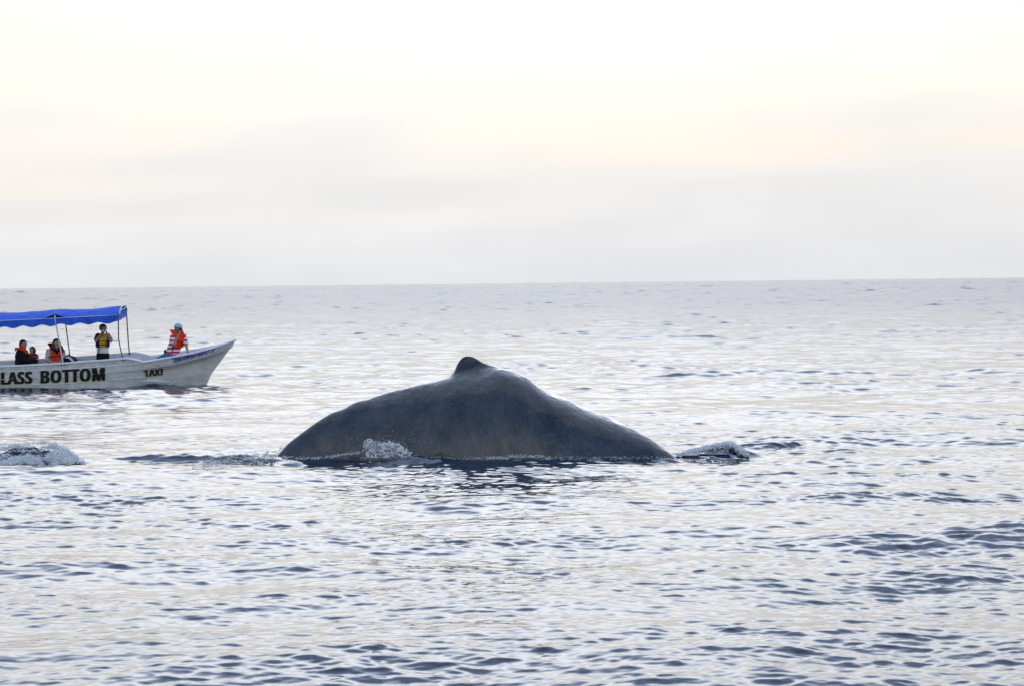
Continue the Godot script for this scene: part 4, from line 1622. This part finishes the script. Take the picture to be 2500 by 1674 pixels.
func standing_boy() -> void:
	var s := 0.95
	var root := thing("person", "person standing under the canopy's front edge in a yellow and black life vest, photographing", "person", Transform3D(Basis(), j(250, 938, 0.0)))
	var sl := j(238.5, 820)
	var sr := j(261, 820)
	var waist := j(249.5, 851)
	var hl := j(245, 866)
	var hr := j(255.5, 866)
	var el := j(233.5, 831, 0.17)
	var er := j(270, 832, 0.14)
	var wl := j(247.5, 813, 0.22)
	var wr := j(259.5, 812.5, 0.22)
	var hf := head_frame(j(250.3, 803.3, 0.03), 8.0, 0.0)
	var neck := [j(249.7, 820, 0.0), j(250, 809, 0.01), 0.05, 0.046]
	var torso := torso_bones(sl, sr, waist, hl, hr, s)
	var legs := leg(hl, j(244, 900, 0.02), j(243.5, 934, -0.02), j(244, 937, 0.12), s) + leg(hr, j(257, 900, 0.02), j(258, 934, -0.02), j(259, 937, 0.12), s)
	skin(root, torso + [neck] + arm(sl, el, wl, s) + arm(sr, er, wr, s) + legs, head_bones(hf, 0.98),
		[hand_bones(wl, j(250.5, 806, 0.24) - wl, Vector3(1, 0, 0.2), 1.0, 0.7, 0.95), hand_bones(wr, j(256.5, 804.5, 0.24) - wr, Vector3(-1, 0, 0.2), -1.0, 0.7, 0.95)], M.skin_tan)
	face(root, hf, 0.98, true)
	var inv := hf.affine_inverse()
	wear(root, "hair", head_bones(hf, 1.0).slice(0, 1), 0.018, M.hair, func(p: Vector3) -> float:
		var q := inv * p
		return maxf(-0.035 - q.y, q.z - 0.045 - 0.7 * maxf(0.0, q.y - 0.055)), 0.01)
	wear(root, "shirt", torso + [[sl, sl.lerp(el, 0.75), 0.062, 0.056], [sr, sr.lerp(er, 0.75), 0.062, 0.056]], 0.012, M.white, func(p: Vector3) -> float: return maxf(pix(p).y - 863.5, 815.0 - pix(p).y) / 91.0)
	wear(root, "sleeve", [[sl, sl.lerp(el, 0.72), 0.060, 0.056]], 0.020, M.wine)
	wear(root, "sleeve", [[sr, sr.lerp(er, 0.72), 0.060, 0.056]], 0.020, M.wine)
	wear(root, "shorts", torso.slice(4) + [[hl, j(244, 900, 0.02), 0.095, 0.085], [hr, j(257, 900, 0.02), 0.095, 0.085]], 0.022, M.black, func(p: Vector3) -> float: return (861.5 - pix(p).y) / 91.0)
	var chest := torso.slice(0, 4)
	wear(root, "life_vest", chest, 0.045, M.yellow, func(p: Vector3) -> float:
		var q := pix(p)
		return maxf(maxf(817.0 - q.y, q.y - 847.5), absf(q.x - 250.0) - 8.6 + maxf(0.0, 830.0 - q.y) * 0.12) / 91.0)
	wear(root, "vest_side", chest, 0.038, M.navy, func(p: Vector3) -> float: return maxf(819.0 - pix(p).y, pix(p).y - 848.0) / 91.0)
	wear(root, "vest_side", chest, 0.041, M.grey, func(p: Vector3) -> float: return maxf(maxf(817.5 - pix(p).y, pix(p).y - 832.0), absf(pix(p).x - 258.5) - 3.2) / 91.0)
	for y in [832.4, 841.7]:
		wear(root, "strap", chest, 0.052, M.black, func(p: Vector3) -> float: return (absf(pix(p).y - y) - 1.2) / 91.0)
	for x in [249.0, 241.5, 256.5]:
		wear(root, "strap", chest, 0.051, M.black, func(p: Vector3) -> float: return maxf(absf(pix(p).x - x) - (0.8 if x == 249.0 else 1.0), maxf((818.0 if x == 249.0 else 831.0) - pix(p).y, pix(p).y - 847.0)) / 91.0)
	wear(root, "strap", [[j(242, 847, 0.13), j(238.5, 862, 0.14), 0.014, 0.012]], 0.0, M.black, null, 0.01)
	var c := thing("camera", "small silver camera held to the face of the person in yellow vest", "camera", Transform3D(hf.basis, j(253, 807, 0.30)))
	var bx := obj("camera_body", box_at(Vector3(0.095, 0.058, 0.026)), M.silver_shell, c)
	bx.position = Vector3(0, 0, 0)
	lens_on(c, Vector3(0.012, -0.002, 0.022), 0.018, 0.02)

func lens_on(c: Node3D, p: Vector3, r: float, len_: float) -> void:
	var m := CylinderMesh.new()
	m.top_radius = r * 0.9
	m.bottom_radius = r
	m.height = len_
	m.radial_segments = 16
	var o := obj("lens", m, M.black_shell, c)
	o.rotation.x = PI / 2
	o.position = p

func man_at_bow() -> void:
	var s := 1.03
	var root := thing("person", "person at the bow in orange life vest, striped shirt and light blue cap, photographing", "person", Transform3D(Basis(), j(414, 872, 0.2)))
	var sl := j(421.5, 821, 0.36)
	var sr := j(447.5, 822, 0.16)
	var waist := j(422.5, 855, 0.22)
	var hl := j(408.5, 868, 0.30)
	var hr := j(416.5, 870, 0.10)
	var el := j(423.5, 839.5, 0.52)
	var wl := j(436, 816.5, 0.50)
	var er := j(453.5, 841.5, 0.34)
	var wr := j(457.5, 857, 0.56)
	var hf := head_frame(j(435, 802.5, 0.28), 38.0, 2.0)
	var neck := [j(433.5, 821, 0.25), j(434, 809, 0.27), 0.06, 0.054]
	var torso := torso_bones(sl, sr, waist, hl, hr, s)
	var kl := j(386, 879, 0.36)
	var kr := j(396, 886, 0.0)
	var legs := leg(hl, kl, j(384, 922, 0.30), j(389, 932, 0.36), s) + leg(hr, kr, j(394, 925, 0.0), j(400, 933, 0.05), s)
	skin(root, torso + [neck] + arm(sl, el, wl, s) + arm(sr, er, wr, s) + legs, head_bones(hf, 1.0),
		[hand_bones(wl, j(439, 809.5, 0.47) - wl, Vector3(0.6, 0.1, -0.6), 1.0, 0.9), hand_bones(wr, j(459.5, 864, 0.60) - wr, Vector3(0.1, -1, 0.1), 1.0, 0.5)], M.skin_tan)
	face(root, hf, 1.0, true)
	var inv := hf.affine_inverse()
	wear(root, "beard", head_bones(hf, 1.0).slice(1, 3), 0.007, M.hair_brown, func(p: Vector3) -> float:
		var q := inv * p
		return q.y + 0.052, 0.008)
	wear(root, "hair", head_bones(hf, 1.0).slice(0, 1), 0.012, M.hair, func(p: Vector3) -> float:
		var q := inv * p
		return maxf(maxf(-0.05 - q.y, q.z - 0.01), q.y - 0.06), 0.01)
	wear(root, "cap", head_bones(hf, 1.0).slice(0, 1), 0.024, M.cap, func(p: Vector3) -> float:
		var q := inv * p
		return 0.042 - q.y, 0.009)
	wear(root, "cap_visor", [[hf * Vector3(-0.05, 0.05, 0.09), hf * Vector3(-0.03, 0.04, 0.15), 0.012, 0.010], [hf * Vector3(0.05, 0.05, 0.09), hf * Vector3(0.03, 0.04, 0.15), 0.012, 0.010], [hf * Vector3(0, 0.055, 0.09), hf * Vector3(0, 0.045, 0.165), 0.012, 0.010]], 0.0, M.cap, null, 0.007)
	wear(root, "striped_shirt", torso + [[sl, sl.lerp(el, 0.80), 0.064, 0.060], [sr, sr.lerp(er, 0.85), 0.064, 0.056]], 0.014, M.stripes, func(p: Vector3) -> float:
		var q := pix(p)
		return maxf(q.y - 866.5 + (q.x - 425.0) * -0.25, 812.0 - q.y) / 91.0)
	wear(root, "jeans", torso.slice(4) + legs.slice(0, 3) + legs.slice(4, 7), 0.016, M.jeans, func(p: Vector3) -> float: return (862.5 - pix(p).y + (pix(p).x - 415.0) * 0.2) / 91.0)
	for l in [3, 7]:
		wear(root, "shoe", [legs[l]], 0.012, M.black, null, 0.012)
	var chest := torso.slice(0, 4)
	wear(root, "life_vest", chest, 0.055, M.orange, func(p: Vector3) -> float:
		var q := pix(p)
		return maxf(maxf(811.0 - q.y, q.y - 848.5), 419.0 + (q.y - 811.0) * 0.06 - q.x) / 91.0)
	wear(root, "vest_collar", [[j(415.5, 806.5, 0.10), j(424, 813, 0.20), 0.012, 0.040], [j(424, 813, 0.20), j(428, 824, 0.36), 0.045, 0.05], [j(443, 809, 0.14), j(446, 822, 0.26), 0.03, 0.05], [j(420, 807.5, 0.12), j(431, 808, 0.12), 0.020, 0.036]], 0.012, M.orange)
	wear(root, "strap", chest, 0.063, M.black, func(p: Vector3) -> float: return maxf(absf(pix(p).y - 833.3) - 0.9, 430.0 - pix(p).x) / 91.0)
	wear(root, "strap", [[j(442.5, 833.5, 0.43), j(444, 842, 0.42), 0.017, 0.017]], 0.0, M.black, null, 0.01)
	wear(root, "strap", [[j(421, 843, 0.42), j(419.5, 858, 0.44), 0.015, 0.014]], 0.0, M.black, null, 0.01)
	wear(root, "belt_pouch", [[j(402.5, 855, 0.38), j(401.5, 859, 0.38), 0.030, 0.030]], 0.0, M.black, null, 0.012)
	var c := thing("camera", "small black camera in the raised hand of the person at the bow", "camera", Transform3D(hf.basis, j(440.3, 804.3, 0.50)))
	obj("camera_body", box_at(Vector3(0.09, 0.06, 0.035)), M.black_shell, c)
	lens_on(c, Vector3(0.0, 0.0, 0.03), 0.021, 0.03)

func woman_in_black() -> void:
	var s := 0.98
	var root := thing("person", "person seated in black with an orange collar, leftmost in the boat, facing the child", "person", Transform3D(Basis(), j(51, 895, 0.1)))
	var sl := j(45.5, 860, 0.26)
	var sr := j(60, 860, -0.10)
	var waist := j(50, 884, 0.08)
	var hl := j(48, 893, 0.20)
	var hr := j(51, 893, -0.02)
	var el := j(63, 880, 0.34)
	var wl := j(88, 882, 0.22)
	var er := j(70, 876, -0.02)
	var wr := j(86, 886, 0.0)
	var hf := head_frame(j(56.5, 841.5, 0.1), 48.0, 2.0)
	var neck := [j(53, 861, 0.08), j(55, 848, 0.09), 0.056, 0.05]
	var torso := torso_bones(sl, sr, waist, hl, hr, s)
	var legs := leg(hl, j(88, 897, 0.24), j(90, 932, 0.24), j(97, 936, 0.26), s) + leg(hr, j(90, 898, 0.02), j(92, 932, 0.0), j(99, 936, 0.02), s)
	skin(root, torso + [neck] + arm(sl, el, wl, s) + arm(sr, er, wr, s) + legs, head_bones(hf, 1.0),
		[hand_bones(wl, Vector3(1, -0.1, 0.0), Vector3(0, -0.6, -0.6), -1.0, 0.8, 0.95), hand_bones(wr, Vector3(1, 0, 0.2), Vector3(0, -0.6, 0.6), 1.0, 0.8, 0.95)], M.skin_fair)
	face(root, hf, 1.0, true)
	var inv := hf.affine_inverse()
	wear(root, "hair", head_bones(hf, 1.0).slice(0, 1) + [[hf * Vector3(0, 0.0, -0.08), hf * Vector3(0, -0.08, -0.09), 0.06, 0.04]], 0.016, M.hair, func(p: Vector3) -> float:
		var q := inv * p
		return q.z - 0.005 - 0.9 * maxf(0.0, q.y - 0.03), 0.01)
	wear(root, "jacket", torso + arm(sl, el, wl, s) + arm(sr, er, wr, s), 0.030, M.black, func(p: Vector3) -> float: return (852.5 - pix(p).y) / 91.0)
	wear(root, "trousers", torso.slice(4) + legs.slice(0, 3) + legs.slice(4, 7), 0.016, M.black, func(p: Vector3) -> float: return (886.0 - pix(p).y) / 91.0)
	wear(root, "vest_collar", [[j(41, 851.5, 0.16), j(49, 851, 0.25), 0.030, 0.040], [j(49, 851, 0.25), j(58, 853, 0.28), 0.040, 0.035], [j(58, 853, 0.28), j(65, 862, 0.26), 0.030, 0.024], [j(42, 851, 0.1), j(50, 849, -0.02), 0.03, 0.03]], 0.006, M.orange)
	wear(root, "collar_tip", [[j(37.5, 850.5, 0.15), j(36, 856, 0.15), 0.022, 0.014], [j(37.5, 850.5, 0.15), j(41, 849.5, 0.15), 0.022, 0.02]], 0.0, M.plum, null, 0.01)

func small_child() -> void:
	var s := 0.66
	var root := thing("person", "small child in dark red vest with yellow band, held by person in black", "person", Transform3D(Basis(), j(80, 890, 0.0)))
	var sl := j(72.5, 868, 0.12)
	var sr := j(87, 868, 0.04)
	var waist := j(80, 882, 0.08)
	var hl := j(77, 889, 0.1)
	var hr := j(83, 889, 0.04)
	var el := j(70, 878, 0.16)
	var wl := j(78, 887, 0.24)
	var er := j(91, 878, 0.10)
	var wr := j(88, 888, 0.2)
	var hf := head_frame(j(76.5, 855, 0.08), -22.0, 0.0, -6.0)
	var torso := torso_bones(sl, sr, waist, hl, hr, s)
	var legs := leg(hl, j(90, 892, 0.26), j(92, 918, 0.26), j(96, 921, 0.3), s) + leg(hr, j(95, 892, 0.12), j(97, 918, 0.12), j(101, 921, 0.16), s)
	skin(root, torso + [[j(79, 868, 0.08), j(77.5, 860, 0.08), 0.036, 0.034]] + arm(sl, el, wl, s) + arm(sr, er, wr, s) + legs, head_bones(hf, 0.80),
		[hand_bones(wl, Vector3(1, 0, 0.2), Vector3(0, -1, 0), -1.0, 0.7, 0.65), hand_bones(wr, Vector3(-1, 0, 0.2), Vector3(0, -1, 0), 1.0, 0.7, 0.65)], M.skin_fair)
	face(root, hf, 0.80, true)
	var inv := hf.affine_inverse()
	wear(root, "hair", head_bones(hf, 0.80).slice(0, 1) + [[hf * Vector3(0.03, -0.01, -0.05), hf * Vector3(0.04, -0.07, -0.05), 0.05, 0.03]], 0.012, M.hair_brown, func(p: Vector3) -> float:
		var q := inv * p
		return q.z - 0.018 - 0.9 * maxf(0.0, q.y - 0.035), 0.01)
	wear(root, "shirt", torso + arm(sl, el, wl, s) + arm(sr, er, wr, s), 0.014, M.grey, func(p: Vector3) -> float: return (862.5 - pix(p).y) / 91.0)
	wear(root, "life_vest", torso.slice(0, 4), 0.034, M.wine, func(p: Vector3) -> float: return (862.0 - pix(p).y) / 91.0)
	wear(root, "vest_band", torso.slice(0, 4), 0.040, M.yellow, func(p: Vector3) -> float: return maxf(absf(pix(p).y - 870.0) - 1.0, 77.5 - pix(p).x) / 91.0)
	wear(root, "trousers", torso.slice(4) + legs.slice(0, 3) + legs.slice(4, 7), 0.012, M.navy, func(p: Vector3) -> float: return (884.0 - pix(p).y) / 91.0)

func woman_in_orange() -> void:
	var s := 1.0
	var root := thing("person", "person seated behind the pole in orange life vest over pale shirt, brown hair", "person", Transform3D(Basis(), j(132, 893, 0.1)))
	var sl := j(118.5, 858, 0.16)
	var sr := j(150.5, 858, 0.06)
	var waist := j(133, 882, 0.14)
	var hl := j(127, 892, 0.16)
	var hr := j(138, 892, 0.08)
	var el := j(115.5, 878, 0.22)
	var wl := j(131, 885.5, 0.42)
	var er := j(153.5, 877, 0.18)
	var wr := j(142, 884.5, 0.42)
	var hf := head_frame(j(137, 838.5, 0.16), 18.0, 4.0, 5.0)
	var torso := torso_bones(sl, sr, waist, hl, hr, s)
	var legs := leg(hl, j(126, 896, 0.5), j(125, 932, 0.5), j(126, 936, 0.62), s) + leg(hr, j(143, 896, 0.46), j(144, 932, 0.46), j(146, 936, 0.58), s)
	skin(root, torso + [[j(135, 858, 0.1), j(136.5, 846, 0.14), 0.056, 0.05]] + arm(sl, el, wl, s) + arm(sr, er, wr, s) + legs, head_bones(hf, 1.0),
		[hand_bones(wl, Vector3(1, 0.05, 0.1), Vector3(0, -0.5, -0.8), -1.0, 0.6, 0.95), hand_bones(wr, Vector3(-0.8, 0.0, 0.1), Vector3(0, -0.5, -0.8), 1.0, 0.6, 0.95)], M.skin_fair)
	face(root, hf, 1.0, true)
	var inv := hf.affine_inverse()
	wear(root, "hair", head_bones(hf, 1.0).slice(0, 1) + [[hf * Vector3(-0.07, 0.0, -0.02), hf * Vector3(-0.085, -0.14, 0.02), 0.035, 0.028], [hf * Vector3(0.07, 0.0, -0.02), hf * Vector3(0.08, -0.14, 0.0), 0.035, 0.028], [hf * Vector3(0, 0.0, -0.06), hf * Vector3(0, -0.12, -0.06), 0.07, 0.05]], 0.014, M.hair_brown, func(p: Vector3) -> float:
		var q := inv * p
		return q.z - 0.045 - 0.9 * maxf(0.0, q.y - 0.05), 0.01)
	wear(root, "shirt", torso + [[sl, sl.lerp(el, 0.8), 0.07, 0.064], [sr, sr.lerp(er, 0.8), 0.07, 0.064]], 0.014, M.grey, func(p: Vector3) -> float: return (850.0 - pix(p).y) / 91.0)
	wear(root, "scarf", [[j(128.5, 853, 0.2), j(137, 857, 0.28), 0.034, 0.036], [j(137, 857, 0.28), j(146, 853, 0.2), 0.036, 0.034], [j(137, 857, 0.27), j(138, 863, 0.27), 0.034, 0.02]], 0.0, M.black, null, 0.012)
	var chest := torso.slice(0, 4)
	wear(root, "life_vest", chest, 0.055, M.orange_dull, func(p: Vector3) -> float:
		var q := pix(p)
		return maxf(maxf(851.0 - q.y, q.y - 886.0), 121.8 - q.x) / 91.0)
	wear(root, "vest_collar", [[j(116.5, 839, 0.0), j(124, 845, 0.04), 0.014, 0.040], [j(124, 845, 0.04), j(126, 855, 0.2), 0.042, 0.04], [j(148, 845, 0.04), j(151, 856, 0.16), 0.03, 0.045], [j(120, 839.5, 0.0), j(130, 840, 0.0), 0.02, 0.04]], 0.008, M.plum)
	wear(root, "strap", chest, 0.062, M.black, func(p: Vector3) -> float: return (absf(pix(p).y - 870.0 + (pix(p).x - 130.0) * 0.12) - 1.4) / 91.0)
	wear(root, "trousers", torso.slice(4) + legs.slice(0, 3) + legs.slice(4, 7), 0.016, M.black, func(p: Vector3) -> float: return (886.0 - pix(p).y) / 91.0)

func bundle() -> void:
	var root := thing("bag", "black and blue bag with broad white band, right of seated person in orange", "bag", Transform3D(Basis(), j(170, 892, 0.2)))
	wear(root, "bag_body", [[j(157, 878, 0.2), j(166, 872, 0.16), 0.07, 0.075], [j(166, 872, 0.16), j(176, 876, 0.16), 0.075, 0.06], [j(157, 886, 0.2), j(180, 888, 0.2), 0.09, 0.08]], 0.0, M.black, null, 0.016)
	wear(root, "flap", [[j(171, 869.5, 0.22), j(184, 873, 0.22), 0.03, 0.028], [j(173, 874, 0.24), j(182, 877, 0.24), 0.045, 0.03]], 0.0, M.blue, null, 0.012)
	wear(root, "white_band", [[j(160.5, 872.5, 0.30), j(166, 871.5, 0.31), 0.022, 0.026], [j(166, 871.5, 0.31), j(172, 875.5, 0.31), 0.026, 0.030], [j(172, 875.5, 0.31), j(177.5, 883, 0.31), 0.030, 0.026]], 0.0, M.white, null, 0.01)
	var r2 := thing("cloth", "crumpled yellow, red and white cloth at right end of the bag", "cloth", Transform3D(Basis(), j(190, 886, 0.2)))
	wear(r2, "yellow_fold", [[j(187, 875.5, 0.2), j(193, 875, 0.2), 0.016, 0.02]], 0.0, M.yellow, null, 0.009)
	wear(r2, "red_fold", [[j(184, 879, 0.22), j(190, 878.5, 0.22), 0.026, 0.02]], 0.0, M.plum, null, 0.01)
	wear(r2, "white_fold", [[j(188, 882, 0.24), j(195, 881, 0.22), 0.028, 0.024], [j(188, 886, 0.22), j(195, 886, 0.22), 0.04, 0.04]], 0.0, M.white, null, 0.012)
